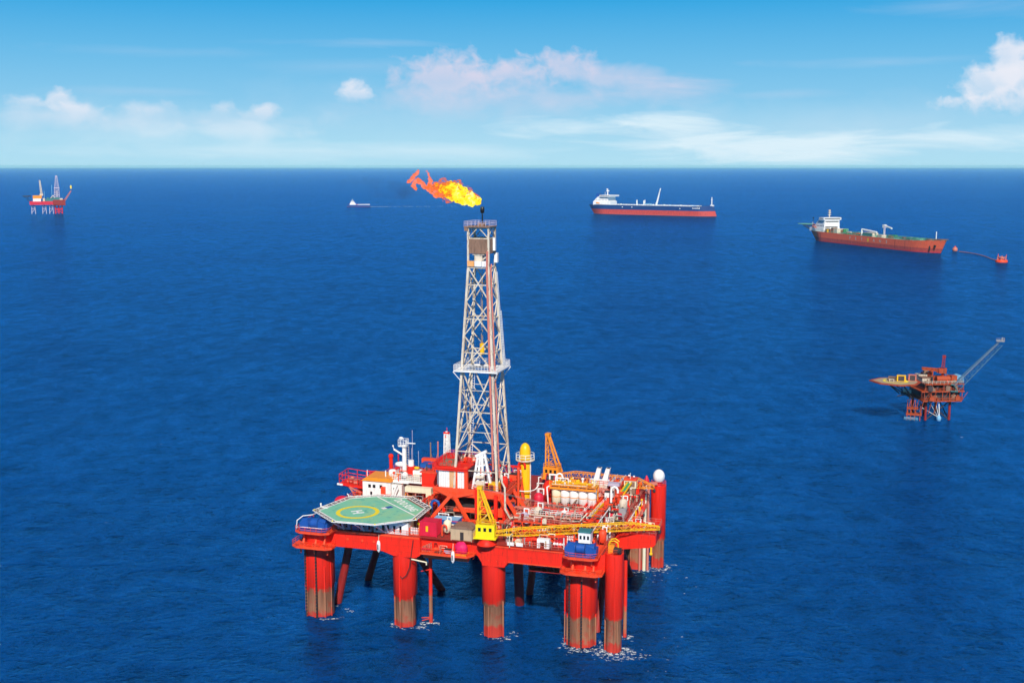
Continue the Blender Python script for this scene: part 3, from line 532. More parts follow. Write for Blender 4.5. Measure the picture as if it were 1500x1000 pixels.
for x, y in [(33.7, 12.9), (38.2, 13.2), (40.2, 13.4), (23.2, 20), (33, 27), (39.9, 22), (36, 20), (28, 20)]:
    build('post', MB().box(x - .38, x + .38, y - .38, y + .38, ZD, ZF - .5 if y > 14 else ZF + (.9 if x < 35 else -.6)), 'red', dfl)
build('crossbeam', MB().box(23, 41, 19.6, 20.4, 25, 25.8).box(28, 33, 13, 13.4, 24.1, 24.8).box(38.4, 40, 13.5, 13.9, 23.4, 25.4), 'redor', dfl)
build('railing', MB().rail([(31.2, 14.1, ZF + .1), (40.4, 14.1, ZF + .1), (40.4, 27.9, ZF + .1)], 1.1, False, 1.3), 'redor', dfl)
build('railing', MB().rail([(22.6, 10.6, ZD), (32, 10.2, ZD)], 1.2, False, 2.2).rail([(24, 13.4, ZD + 2.4), (33, 13.4, ZD + 2.4)], 1, False, 2.4), 'salmon', dfl)
build('machinery', MB().box(25, 32, 17, 26, ZD, 25.4).box(33.5, 39.4, 16.6, 26, ZD, 24.6).tube((26, 16.4, 23), (31, 16.4, 23), .8, 12), 'dark', dfl)
dh = thing('doghouse', 'white ribbed cabin with rust stained panels under a flat red roof beside the tower', 'cabin', (27, 18, ZF))
W0, W1 = ZF + .1, 33.9
wl_ = MB()
def ribbed(mb, p, q, z0, z1, n, mi):
    p, q = Vector(p), Vector(q); d = (q - p); u = Vector((d.y, -d.x, 0)).normalized()
    for i in range(n):
        a, b = p + d * (i / n), p + d * ((i + .62) / n); c = p + d * ((i + 1) / n)
        mb.add([(a.x, a.y, z0), (b.x, b.y, z0), (b.x, b.y, z1), (a.x, a.y, z1)], [(0, 1, 2, 3)], mi=mi)
        mb.add([(b.x - u.x * .13, b.y - u.y * .13, z0), (c.x - u.x * .13, c.y - u.y * .13, z0), (c.x - u.x * .13, c.y - u.y * .13, z1), (b.x - u.x * .13, b.y - u.y * .13, z1)], [(0, 1, 2, 3)], mi=mi)
ribbed(wl_, (22.9, 16.2), (24.0, 14.35), W0, W1, 3, 0); ribbed(wl_, (24.0, 14.35), (26.6, 14.35), W0, W1, 6, 1); ribbed(wl_, (26.6, 14.35), (28.2, 14.35), W0, W1, 5, 2); ribbed(wl_, (28.6, 14.35), (30.3, 14.35), W0, W1, 3, 1)
wl_.box(22.9, 23.1, 16.2, 25.6, W0, W1, 0); wl_.box(23, 30.6, 25.4, 25.6, W0, W1, 1)
build('wall', wl_, ['lilac', 'white', 'rustst'], dh)  # lilac on the left walls: shade of a white wall put into its colour
build('corner_post', MB().box(28.2, 28.6, 14.1, 14.5, W0, W1 + .1), 'redor', dh); build('corner_post', MB().box(30.3, 31.1, 14.0, 14.8, W0, W1 + .5), 'redor', dh); build('corner_post', MB().box(30.6, 31, 25, 25.5, W0, W1), 'redor', dh)
build('roof', MB().prism([(21.6, 16), (23.2, 13.6), (31.3, 13.6), (31.3, 27), (21.6, 27)], W1, W1 + .35).box(22.6, 31.2, 13.85, 14.1, W1 - .5, W1), 'red', dh)
build('roof_gear', MB().box(24, 27.6, 15, 16.4, W1 + .35, W1 + .8).box(24.4, 26.4, 17.4, 18.6, W1 + .35, W1 + 1.1).tube((28, 20, W1 + .35), (28, 20, W1 + 1.8), .3, 8).tube((29.5, 23, W1 + .35), (29.5, 23, W1 + 1.3), .4, 8), 'brown', dh)
build('railing', MB().rail([(22.7, 16.2, W1 + .35), (23.9, 14.1, W1 + .35), (27, 14.1, W1 + .35)], 1, False, 1).rail([(22.7, 16.5, W1 + .35), (22.7, 25.8, W1 + .35), (31, 25.8, W1 + .35)], 1, False, 1.3), 'red', dh)
build('shaded_gutter', MB().bar((15.2, 16.5, ZH + .02), (21.6, 10.4, ZH + .02), .55, .05), 'brown', hd)  # flat brown strip, the shade inside the gutter put into its colour
# ------------------------------------------------------------------ lattice tower
dk_ = thing('derrick', 'tall white steel lattice tower with brown wind wall near its top and black flare tip', 'derrick', (33.3, 19.5, ZF))
DX, DY = 33.0, 19.5
def half(z): return 5.2 + (2.42 - 5.2) * min(1, (z - ZF) / (80 - ZF))
def corner(k, z, e=0.): h = half(z) + e; return Vector((DX + (-h, h, h, -h)[k], DY + (-h, -h, h, h)[k], z))
LV = [ZF, 38.0, 57.0, 64.7, 72.4, 80.2]; TOP = 89.3
for k in range(4): build('tower_leg', MB().bar(corner(k, ZF), corner(k, 80), .52).bar(corner(k, 80), corner(k, TOP), .42), 'wrust', dk_)
for f in range(4):
    a, b = f, (f + 1) % 4; x = MB(); H_ = lambda z, w: x.bar(corner(a, z), corner(b, z), w); X_ = lambda z0, z1, w: x.bar(corner(a, z0), corner(b, z1), w).bar(corner(b, z0), corner(a, z1), w)
    if f: X_(ZF, 38, .26)
    H_(38, .2); X_(38, 57, .27); H_(47.2, .22); H_(42.6, .13); H_(52.2, .13); H_(33.6, .16)
    for z0, z1 in ((38, 42.6), (52.2, 57), (42.6, 47.2), (47.2, 52.2)):
        m = corner(a, (z0 + z1) / 2).lerp(corner(b, (z0 + z1) / 2), .5)
        q = .25 if z0 in (38, 52.2) else .5
        x.bar(corner(a, z0 if z0 < 45 else z1), corner(a, 47.2).lerp(corner(b, 47.2), .5) if q == .5 else corner(a, 42.6 if z0 < 45 else 52.2).lerp(corner(b, 42.6 if z0 < 45 else 52.2), .28), .14)
        x.bar(corner(b, z0 if z0 < 45 else z1), corner(b, 47.2).lerp(corner(a, 47.2), .5) if q == .5 else corner(b, 42.6 if z0 < 45 else 52.2).lerp(corner(a, 42.6 if z0 < 45 else 52.2), .28), .14)
    for z0, z1 in zip(LV[2:], LV[3:]): X_(z0, z1, .24); H_((z0 + z1) / 2, .22)
    H_(80.2, .26); H_(86.8, .24); H_(TOP - .2, .26)
    x.bar(corner(a, 86.8), corner(a, TOP - .2).lerp(corner(b, TOP - .2), .45), .17); x.bar(corner(b, 86.8), corner(b, TOP - .2).lerp(corner(a, TOP - .2), .45), .17)
    build('bracing', x, 'wrust', dk_)
# belly platform with railing
z = 56.6; i_, o_ = half(z) - .2, half(z) + 1.5; pl = MB()
for (x0, x1, y0, y1) in ((-o_, o_, -o_, -i_), (-o_, o_, i_, o_), (-o_, -i_, -i_, i_), (i_, o_, -i_, i_)): pl.box(DX + x0, DX + x1, DY + y0, DY + y1, z, z + .32)
for k in range(4): pl.bar(corner(k, z - 2.4), corner(k, z, 1.6), .16)
bp_ = build('belly_platform', pl, 'white', dk_)
build('railing', MB().rail([(DX - o_ + .05, DY - o_ + .05, z + .32), (DX + o_ - .05, DY - o_ + .05, z + .32), (DX + o_ - .05, DY + o_ - .05, z + .32), (DX - o_ + .05, DY + o_ - .05, z + .32)], 1.3, True, .75, .07, (1, .66, .33)), 'white', bp_)
build('grating', MB().box(DX - i_, DX + i_, DY + .8, DY + i_, z + .05, z + .15), 'grey', bp_)
# wind wall
ww = MB()
for (p, q) in (((-1, -1), (1, -1)), ((1, -1), (1, 1)), ((-1, 1), (1, 1))):
    h = 2.54; n = 12
    for i in range(n):
        a = Vector((DX + (p[0] + (q[0] - p[0]) * i / n) * h, DY + (p[1] + (q[1] - p[1]) * i / n) * h, 0)); b = Vector((DX + (p[0] + (q[0] - p[0]) * (i + .96) / n) * h, DY + (p[1] + (q[1] - p[1]) * (i + .96) / n) * h, 0))
        ww.bar(a + Vector((0, 0, 85.05)), b + Vector((0, 0, 85.05)), .1 + .06 * (i % 2), 3.3 + rnd.uniform(-.05, .05))
build('wind_wall', ww, 'brown', dk_)
build('crown_platform', MB().box(DX - 3.3, DX + 2.8, DY - 3, DY + 2.8, TOP, TOP + .22).box(DX - 3.2, DX - 2.4, DY - 2.9, DY - 2.4, TOP - .8, TOP).box(DX - .8, DX + .8, DY - .6, DY + .6, TOP + .22, TOP + .9), 'brown', dk_)
build('railing', MB().rail([(DX - 3.2, DY - 2.9, TOP + .22), (DX + 2.7, DY - 2.9, TOP + .22), (DX + 2.7, DY + 2.7, TOP + .22), (DX - 3.2, DY + 2.7, TOP + .22)], 1.15, True, .9, .07), 'lilac', dk_)
build('racking_board', MB().box(DX - 2.5, DX - .95, DY - 2.9, DY - 2.3, 80.5, 81.75), 'rustst', dk_)
build('racking_board', MB().box(DX - .8, DX + .75, DY - 2.9, DY - 2.3, 80.5, 81.75).box(DX + .9, DX + 2.3, DY - 2.9, DY - 2.3, 80.5, 81.75), 'white', dk_)
build('monkey_cabin', MB().box(DX - 1, DX + .8, DY - 2.2, DY + .4, 81.2, 83.1).box(DX - 1.4, DX + 1.4, DY - 2.4, DY + 1, 83.1, 83.3).bar((DX + .8, DY - 2, 82), (DX + 2.4, DY - 2.4, 83), .3), 'wrust', dk_)
build('floodlight', MB().box(DX + 2.75, DX + 3.3, DY - .3, DY + .5, 84, 86.9).box(DX + 2.7, DX + 3.4, DY + 1, DY + 2, 81.2, 83.4), 'white', dk_)
build('standpipe', MB().path([tuple(corner(1, ZF + 5) + Vector((-.7, -.3, 0))), tuple(corner(1, 57) + Vector((-.6, -.25, 0))), tuple(corner(1, 80) + Vector((-.35, -.3, 0))), tuple(corner(1, 84) + Vector((-.2, -.4, 0)))], .26, 8), 'salmon', dk_)
build('standpipe', MB().path([tuple(corner(1, ZF + 3) + Vector((.35, .9, 0))), tuple(corner(1, 57) + Vector((.3, .85, 0))), tuple(corner(1, 80) + Vector((.3, .7, 0))), tuple(corner(1, 81) + Vector((.3, 1.2, 0)))], .17, 8), 'salmon', dk_)
build('tower_ladder', MB().ladder(corner(2, 57.4) + Vector((.5, -.3, 0)), corner(2, 79) + Vector((.45, -.3, 0)), .75, (0, 1, 0)).ladder(corner(2, 57.4) + Vector((.85, -.3, 0)), corner(2, 70) + Vector((.75, -.3, 0)), .75, (0, 1, 0)), 'white', dk_)
build('tower_ladder', MB().ladder(corner(3, ZF) + Vector((.6, -.4, 0)), corner(3, 57) + Vector((.6, -.4, 0)), .6), 'white', dk_)
build('travelling_block', MB().tube((DX, DY, 60), (DX, DY, 62.6), .55, 10).bar((DX - .15, DY, 62.6), (DX - .15, DY, 89), .05).bar((DX + .15, DY, 62.6), (DX + .15, DY, 89), .05), 'yel', dk_)
build('flare_tip', MB().tube((DX + .2, DY, TOP + .2), (DX + .2, DY, 92.2), .16, 10).lathe((DX + .2, DY, 92.3), [(.16, 0), (.42, .25), (.5, .8), (.4, 1.5), (.34, 1.55)], 16), 'black', dk_)
# ------------------------------------------------------------------ flame of the flare
def flame_material():
    m = bpy.data.materials.new('flame'); n, l = nodes_of(m); n.remove(n['Principled BSDF']); e = n.new('ShaderNodeEmission')
    tc = n.new('ShaderNodeTexCoord'); sp = n.new('ShaderNodeSeparateXYZ'); l.new(tc.outputs['Object'], sp.inputs[0])
    t = n.new('ShaderNodeTexNoise'); t.inputs['Scale'].default_value = .75; t.inputs['Detail'].default_value = 6; t.inputs['Roughness'].default_value = .65; t.inputs['Distortion'].default_value = .8; l.new(tc.outputs['Object'], t.inputs['Vector'])
    r = n.new('ShaderNodeMapRange'); r.inputs[1].default_value = -11.5; r.inputs[2].default_value = -5.; l.new(sp.outputs[0], r.inputs[0])
    a = n.new('ShaderNodeMath'); a.operation = 'MULTIPLY_ADD'; a.inputs[1].default_value = .62; l.new(r.outputs[0], a.inputs[0])
    b = n.new('ShaderNodeMath'); b.operation = 'MULTIPLY_ADD'; b.inputs[1].default_value = 1.5; b.inputs[2].default_value = -.52; l.new(t.outputs[0], b.inputs[0]); l.new(b.outputs[0], a.inputs[2])
    c = n.new('ShaderNodeValToRGB'); l.new(a.outputs[0], c.inputs[0]); el = c.color_ramp.elements
    for i, (p, q) in enumerate([(0, (240, 136, 118)), (.3, (240, 118, 84)), (.42, (238, 102, 40)), (.55, (250, 160, 30)), (.68, (255, 222, 28)), (.9, (255, 236, 66)), (1., (255, 244, 150))]):
        k = el[i] if i < 2 else el.new(p); k.position = p; k.color = lin(*q)
    l.new(c.outputs[0], e.inputs[0]); e.inputs[1].default_value = 1.2; l.new(e.outputs[0], n['Material Output'].inputs[0]); return m
M['flame'] = flame_material()
FB = RO + Matrix.Rotation(RA, 3, 'Z') @ Vector((DX + .2, DY, 93.4))
fw = thing('gas_flame', 'big yellow and orange gas flame streaming left from the tower top', 'flame', (0, 0, 0), (FB, 0))
fr = random.Random(3); fm = MB(); S = 1 / 6.35
from mathutils import noise as mnoise
def puff(mb, c, r, sc=(1, 1, 1), amp=.34, n=22, k=16):
    t = MB().ball((0, 0, 0), 1, n=n, k=k); c = Vector(c); o = Vector((fr.uniform(0, 50), fr.uniform(0, 50), 0)); vs = []
    for v in t.v:
        v = Vector(v); d = 1 + amp * mnoise.fractal(v * 1.7 + o, .8, 2.1, 4) + .12 * mnoise.noise(v * 6 + o)
        vs.append(c + Vector((v.x * sc[0], v.y * sc[1], v.z * sc[2])) * r * d)
    return mb.add(vs, t.f, True)
def px(u, v, y=0): return Vector(((u - 702) * S, y, (308 - v) * S))
for u, v, r in [(696, 299, 4), (693, 296, 6.5), (687, 295, 8), (680, 291, 9.5), (672, 288, 11), (664, 284, 11.5), (658, 282, 11.5), (652, 281, 10.5), (646, 280, 9), (641, 281, 7), (655, 275, 6.5), (664, 277, 6), (676, 284, 6.5), (684, 288, 6), (668, 294, 7), (676, 297, 6), (686, 301, 4.5), (652, 288, 6), (660, 292, 6)]:
    puff(fm, px(u, v, fr.uniform(-.5, .5)), r * S * .96, (1.1, 1, .92), .42, 30, 22)
build('flame_body', fm, 'flame', fw)
def veil_material():
    m = bpy.data.materials.new('flame_veil'); n, l = nodes_of(m); n.remove(n['Principled BSDF']); e = n.new('ShaderNodeEmission'); e.inputs[0].default_value = lin(240, 112, 60); e.inputs[1].default_value = 1
    tc = n.new('ShaderNodeTexCoord'); t = n.new('ShaderNodeTexNoise'); t.inputs['Scale'].default_value = 1.1; t.inputs['Detail'].default_value = 5; l.new(tc.outputs['Object'], t.inputs['Vector'])
    r = n.new('ShaderNodeMapRange'); r.inputs[1].default_value = .46; r.inputs[2].default_value = .66; r.inputs[4].default_value = .85; l.new(t.outputs[0], r.inputs[0])
    tr = n.new('ShaderNodeBsdfTransparent'); x = n.new('ShaderNodeMixShader'); l.new(r.outputs[0], x.inputs[0]); l.new(tr.outputs[0], x.inputs[1]); l.new(e.outputs[0], x.inputs[2]); l.new(x.outputs[0], n['Material Output'].inputs[0]); return m
M['veil'] = veil_material(); fv = MB()
for u, v, r in [(690, 293, 7.5), (678, 287, 10), (664, 280, 12.5), (650, 277, 11.5), (640, 280, 9.5), (655, 290, 9), (636, 277, 6)]: puff(fv, px(u, v), r * S, (1.1, 1, .95), .5)
build('flame_veil', fv, 'veil', fw)
def tongue(pts):
    t = MB()
    for (u0, v0, r0), (u1, v1, r1) in zip(pts, pts[1:]):
        for i in range(7): q = i / 6; puff(t, px(u0 + (u1 - u0) * q + fr.uniform(-1, 1), v0 + (v1 - v0) * q + fr.uniform(-1, 1), fr.uniform(-.3, .3)), (r0 + (r1 - r0) * q) * S * fr.uniform(.55, 1.05), (1, 1, 1.2), .7, 14, 10)
    build('flame_tongue', t, 'flame', fw)
tongue([(644, 283, 6), (636, 286, 4.5), (630, 282, 4), (627, 275, 3.2), (628, 268, 2.4), (625, 259, 1.2), (622, 254, .4)])
tongue([(640, 281, 5), (637, 275, 3), (633, 271, 1.6)]); tongue([(632, 285, 4), (625, 279, 2.3), (619, 277, 2.6), (616, 271, 2.8), (610, 267, 3), (606, 270, 2.4), (604, 275, 2.4), (607, 279, 2.2)])
tongue([(596, 269, 1.8), (599, 268, 2.2), (603, 263, 2.2), (608, 258, 2.2), (611, 255, 1.6)])
# ------------------------------------------------------------------ cranes
def crane(name, label, base, boom_end, heading, mats, gantry=11., cab=(4.2, 3.2, 2.9), depth=(1.2, 1.6)):
    t = thing(name, label, 'crane', base); B = Vector(base); ux = Vector((math.cos(heading), math.sin(heading), 0)); uy = Vector((-ux.y, ux.x, 0)); P = lambda a, b, c: B + ux * a + uy * b + Vector((0, 0, c))
    build('pedestal', MB().lathe(base, [(2.2, 0), (1.9, .3), (1.55, 1.0), (1.55, 1.5)], 20), 'red', t)
    def bx(mb, a0, a1, b0, b1, c0, c1): return mb.hexa([P(a0, b0, c0), P(a1, b0, c0), P(a1, b1, c0), P(a0, b1, c0), P(a0, b0, c1), P(a1, b0, c1), P(a1, b1, c1), P(a0, b1, c1)])
    h = bx(bx(MB(), -cab[0] / 2 - .5, cab[0] / 2 + .3, -1.7, 1.7, 1.5, 1.75), -cab[0] / 2, cab[0] / 2, -1.6, .4, 1.75, 1.75 + cab[2]); bx(h, -cab[0] / 2, cab[0] / 2 - .4, .4, 1.6, 1.75, 3.6)
    house = build('machine_house', h, mats[0], t)
    w = MB()
    for i in range(3): a = -cab[0] / 2 + .55 + i * 1.2; bx(w, a, a + .62, -1.63, -1.58, 1.75 + cab[2] * .52, 1.75 + cab[2] * .8)
    build('window', w, 'glass', house)
    build('railing', MB().rail([P(-cab[0] / 2 + .1, -1.5, 1.75 + cab[2]), P(cab[0] / 2 - .1, -1.5, 1.75 + cab[2]), P(cab[0] / 2 - .1, .3, 1.75 + cab[2]), P(-cab[0] / 2 + .1, .3, 1.75 + cab[2])], .9, True, 1.2).rail([P(-cab[0] / 2 - .45, -1.65, 1.75), P(-cab[0] / 2 - .45, 1.65, 1.75)], 1, False, .8), mats[2], t)
    g = MB(); ap = P(-cab[0] / 2 + .6, 0, gantry)
    for s in (-1, 1):
        f0, f1, r0, r1 = P(cab[0] / 2 - .1, s * 1.2, 3.2), ap + ux * .25 + uy * s * .5, P(-cab[0] / 2 + .5, s * 1.2, 3.2), ap - ux * .25 + uy * s * .5
        g.bar(f0, f1, .36); g.bar(r0, r1, .3)
        for i in range(1, 5): g.bar(r0.lerp(r1, i / 5), f0.lerp(f1, i / 5), .11); g.bar(r0.lerp(r1, i / 5), f0.lerp(f1, (i + 1) / 5 if i < 4 else 1), .09)
    for i in range(5):
        q = i / 4; g.bar(P(cab[0] / 2 - .1, -1.2, 3.2).lerp(ap + ux * .25 - uy * .5, q), P(cab[0] / 2 - .1, 1.2, 3.2).lerp(ap + ux * .25 + uy * .5, q), .14); g.bar(P(-cab[0] / 2 + .5, -1.2, 3.2).lerp(ap - ux * .25 - uy * .5, q), P(-cab[0] / 2 + .5, 1.2, 3.2).lerp(ap - ux * .25 + uy * .5, q), .14)
    bx(g, -cab[0] / 2 + .1, -cab[0] / 2 + 1.2, -.75, .75, gantry - .1, gantry + .5)
    build('gantry', g, mats[1], t)
    b0 = P(cab[0] / 2 - .1, -.3, 2.7); b1 = Vector(boom_end); mid = b0.lerp(b1, .16); far = b0.lerp(b1, .82)
    bm = MB().lattice(b0, mid, .9, depth[0], .7, depth[1], 4, .08, .04).lattice(mid, far, depth[0], depth[0], depth[1], depth[1], 15, .08, .04).lattice(far, b1 - Vector((0, 0, .7)), depth[0], .8, depth[1], .6, 5, .08, .04)
    build('boom', bm, mats[2], t)
    build('boom_walkway', MB().bar(b0.lerp(b1, .1) + Vector((0, 0, -.2)), far + Vector((0, 0, -.2)), .5, .08), mats[3], t)
    if depth[0] < 1.5: build('pendant_rope', MB().bar(ap + uy * .4, far + Vector((0, 0, depth[1] / 2)), .05).bar(ap - uy * .4, far + Vector((0, 0, depth[1] / 2)), .05), 'rope', t)
    build('hook_block', MB().ball(b1 - Vector((0, 0, 1.6)), .4, (1, 1, 1.4)).bar(b1 - Vector((0, 0, .8)), b1 - Vector((0, 0, 1.4)), .08), 'dark', t)
    return t
crane('deck_crane', 'yellow crane at the front deck edge with a lemon cab and long boom laid right', (40.2, -.1, ZD), (75.6, 14.6, 24.6), R(4), ('lemon', 'yel', 'yel', 'ora'), 12.4)
bt = crane('deck_crane', 'orange crane at the back deck edge with upright lattice gantry behind the white tanks', (43.6, 45, ZD + 1.6), (69, 47.5, 24.4), R(-8), ('ora', 'ora', 'ora', 'ora'), 12.6, depth=(1.5, 2.4))
# ------------------------------------------------------------------ things on deck
def cyl_thing(name, label, cat, base, parts, group=None):
    t = thing(name, label, cat, base, group=group)
    for n_, mb, m in parts: build(n_, mb, m, t)
    return t
yc = thing('yellow_tank_tower', 'tall yellow steel cylinder with domed top and white gallery right of the lattice tower', 'storage tower', (40.7, 29, ZD))
build('shell', MB().lathe((40.7, 29, ZD), [(1.32, 0), (1.32, 14), (1.18, 14.7), (.85, 15.4), (.3, 15.8)], 28), 'yel', yc)
build('gallery', MB().lathe((40.7, 29, ZD + 11.6), [(1.35, 0), (2.3, .02), (2.3, .18), (1.35, .2)], 20), 'wrust', yc)
build('railing', MB().rail([(40.7 + 2.25 * math.cos(i * .628), 29 + 2.25 * math.sin(i * .628), ZD + 11.8) for i in range(10)], 1.4, True, 1.5, .1), 'white', yc)
build('side_landing', MB().box(38.3, 39.4, 28, 29.4, ZD + 8.2, ZD + 8.4).rail([(38.4, 29.3, ZD + 8.4), (38.4, 28.1, ZD + 8.4), (39.4, 28.1, ZD + 8.4)], 1.1, False, .7).box(38.6, 39.4, 28.2, 29.2, ZD + 6.4, ZD + 6.6).rail([(38.7, 29.2, ZD + 6.6), (38.7, 28.2, ZD + 6.6)], 1.1, False, .6), 'wrust', yc)
build('ladder', MB().ladder((42.15, 28.6, ZD), (42.15, 28.6, ZD + 12), .5, (0, 1, 0)), 'white', yc)
build('ring_pipe', MB().path([(40.7 + 2.6 * math.cos(R(a)), 29 + 2.6 * math.sin(R(a)), ZD + 4.6 + (.5 if a < 200 else 0)) for a in range(180, 380, 20)] + [(43.9, 29.6, ZD + 5.4), (43.9, 29.6, ZD + 7.4), (44.6, 29.6, ZD + 7.6)], .14, 6), 'white', yc)
tank_pos = ['leftmost of the row', 'second from left in the row', 'in the middle of the row', 'second from right in the row', 'rightmost of the row']
tx = 48.5
for i in range(5):
    x, y = tx + i * 2.18, 28.8
    cyl_thing('cement_tank', 'round white tank %s under the orange pipe rack' % tank_pos[i], 'tank', (x, y, ZD + 1.2), [('shell', MB().lathe((x, y, ZD + 1.2), [(.4, 0), (1.07, .9), (1.07, 4.3), (.7, 4.7), (.2, 4.85)], 24), 'cream' if i == 0 else 'white'), ('band', MB().lathe((x, y, ZD + 3.4), [(1.075, 0), (1.085, .03), (1.085, .16), (1.075, .19)], 20), 'ora'), ('skirt_leg', MB().box(x - .9, x - .75, y - .8, y - .65, ZD, ZD + 2.2).box(x + .75, x + .9, y - .8, y - .65, ZD, ZD + 2.2).box(x - .9, x - .75, y + .65, y + .8, ZD, ZD + 2.2).box(x + .75, x + .9, y + .65, y + .8, ZD, ZD + 2.2), 'dark')], 'white upright tanks in a row')
tf = thing('pipe_rack', 'orange pipe rack full of yellow and white valves above the white tank row', 'pipe rack', (52.8, 29, ZD))
fm_ = MB()
for i in range(6):
    x = 47.3 + i * 2.2
    fm_.box(x - .1, x + .1, 27.5, 27.7, ZD + 5.5, ZD + 6.3); fm_.box(x - .1, x + .1, 30.4, 30.6, ZD, ZD + 6.3)
fm_.box(47.2, 58.5, 27.35, 27.5, ZD + 5.5, ZD + 6).box(47.2, 58.5, 30.6, 30.75, ZD + 5.5, ZD + 6).box(47.2, 58.5, 27.5, 30.6, ZD + 6.3, ZD + 6.42)
build('frame', fm_, 'ora', tf)
pr = random.Random(21)
for k in range(22):
    x = 47.6 + pr.random() * 10.5; y = 27.7 + pr.random() * 2.7; h = pr.uniform(.5, 1.5); m = pr.choice(['cream', 'white', 'yel', 'cream', 'ora'])
    build('valve', MB().tube((x, y, ZD + 6.42), (x, y, ZD + 6.42 + h), pr.uniform(.14, .3), 8).ball((x, y, ZD + 6.42 + h), pr.uniform(.2, .38), n=8, k=6), m, tf)
for k in range(7):
    y = 27.7 + k * .42; x0 = 47.3 + pr.random() * 3; x1 = 58.4 - pr.random() * 3; zz = ZD + 6.6 + .2 * (k % 3)
    build('header_pipe', MB().path([(x0, y, zz), (x1, y, zz), (x1, y, zz + pr.uniform(.3, 1.1))], pr.uniform(.09, .16), 6), pr.choice(['cream', 'yel', 'white', 'ora', 'brown']), tf)
build('railing', MB().rail([(47.2, 27.4, ZD + 6.42), (58.4, 27.4, ZD + 6.42), (58.4, 30.6, ZD + 6.42)], 1.1, False, 1.1), 'yel', tf)
build('loop_pipe', MB().path([(48.5, 28, ZD + 6.4), (48.5, 28, ZD + 8.1), (51.6, 28, ZD + 8.1), (51.6, 28, ZD + 6.9)], .15, 6).path([(47, 27.2, ZD + 1), (46.6, 27.2, ZD + 5.8), (47.2, 27.2, ZD + 6.2)], .2, 6), 'white', tf)
es = thing('exhaust_stack', 'pair of slanted white exhaust ducts on the orange boom side behind the tanks', 'exhaust stack', (57, 40, ZD))
eb = MB()
for x in (55.2, 57.4): eb.hexa([(x, 39.4, 26.6), (x + 1.3, 39.4, 26.6), (x + 1.3, 41, 26.6), (x, 41, 26.6), (x + .9, 39.5, 29.7), (x + 1.9, 39.5, 29.7), (x + 1.9, 40.9, 29.7), (x + .9, 40.9, 29.7)])
eb.box(54.2, 59, 39.3, 41.1, 25.6, 26.6); build('duct', eb, 'white', es); build('mouth', MB().box(56.25, 56.95, 39.7, 40.7, 29.68, 29.74).box(58.45, 59.15, 39.7, 40.7, 29.68, 29.74), 'dark', es)
build('stand', MB().box(54.3, 58.9, 39.4, 41, ZD, 25.6), 'wrust', es); build('railing', MB().rail([(53.6, 39, 25.6), (59, 39, 25.6)], 1.1, False, 1), 'redor', es)
rd = thing('radar_dome', 'white egg shaped dome on top of the far right red leg', 'radome', (68.7, 56.6, ZD + .1))
build('dome', MB().ball((68.7, 56.6, 24.15), 1.5, (1, 1, 1.2), 28, 18), 'white', rd); build('stand', MB().lathe((68.7, 56.6, ZD + .1), [(.8, 0), (.62, .3), (.9, .9)], 16), 'crim', rd)
rb = thing('red_buoy', 'small crimson pear shaped float beside the white dome on the right', 'float', (66.4, 51.5, ZD))
build('body', MB().lathe((66.4, 51.5, 23), [(.2, 0), (.62, .5), (.7, 1.2), (.35, 2), (.1, 2.5)], 14), 'crim', rb); build('post', MB().tube((66.4, 51.5, ZD), (66.4, 51.5, 23), .22, 8), 'white', rb)
bmod = thing('control_module', 'beige equipment cabin with rust red roof and lattice vents near the far right leg', 'module', (63.6, 45, ZD))
build('body', MB().box(61.9, 64.9, 44.6, 47, ZD + 2.2, ZD + 4.2), 'cream', bmod); build('roof', MB().prism([(61.8, 44.4), (65, 44.4), (65, 47.2), (61.8, 47.2)], ZD + 4.2, ZD + 4.5), 'redor', bmod); build('stand', MB().box(62.1, 64.7, 44.8, 46.8, ZD, ZD + 2.2), 'brown', bmod)
build('vent', MB().box(62.2, 63.2, 44.52, 44.6, ZD + 2.6, ZD + 3.9).box(63.6, 64.6, 44.52, 44.6, ZD + 2.6, ZD + 3.9), 'brown', bmod); build('aerial', MB().bar((63.4, 45, ZD + 4.5), (63.4, 45, ZD + 6), .1).ball((63, 45.4, ZD + 5.2), .28).ball((64.2, 45.6, ZD + 5), .25), 'white', bmod)
gp = thing('gangplank', 'green and yellow inclined gangplank leaning on the red wall at the back right', 'gangplank', (62.2, 40, ZD))
build('deck', MB().bar((61.3, 38, ZD + .2), (63.4, 44, ZD + 3.6), 1, .14), 'green', gp); build('edge', MB().bar((60.75, 38.1, ZD + .4), (62.85, 44.1, ZD + 3.8), .16, .4).bar((61.85, 37.9, ZD + .4), (63.95, 43.9, ZD + 3.8), .16, .4), 'yel', gp)
wc_ = thing('white_column', 'pale rusty white duct standing upright between the red chutes and the gangplank', 'duct', (60.4, 37.4, ZD))
build('shaft', MB().box(60, 60.9, 37, 37.9, ZD, ZD + 4.6), 'wrust', wc_); build('head', MB().box(59.4, 62.2, 36.8, 38.4, ZD + 4.6, ZD + 5.3), 'lilac', wc_)
lt = thing('yellow_stair', 'short yellow perforated stair panel between the two red chutes', 'stair', (58.6, 23, ZD + 1))
build('stringer', MB().bar((58.3, 18.6, 23.1), (59.3, 28.6, 24.1), .16, .7).bar((59.1, 18.5, 23.1), (60.1, 28.5, 24.1), .16, .7), 'yel', lt); st_ = MB()
for i in range(14): st_.bar((58.3 + i * .072, 18.7 + i * .75, 23.3 + i * .075), (59.1 + i * .072, 18.6 + i * .75, 23.3 + i * .075), .26, .06)
build('tread', st_, 'yel', lt)
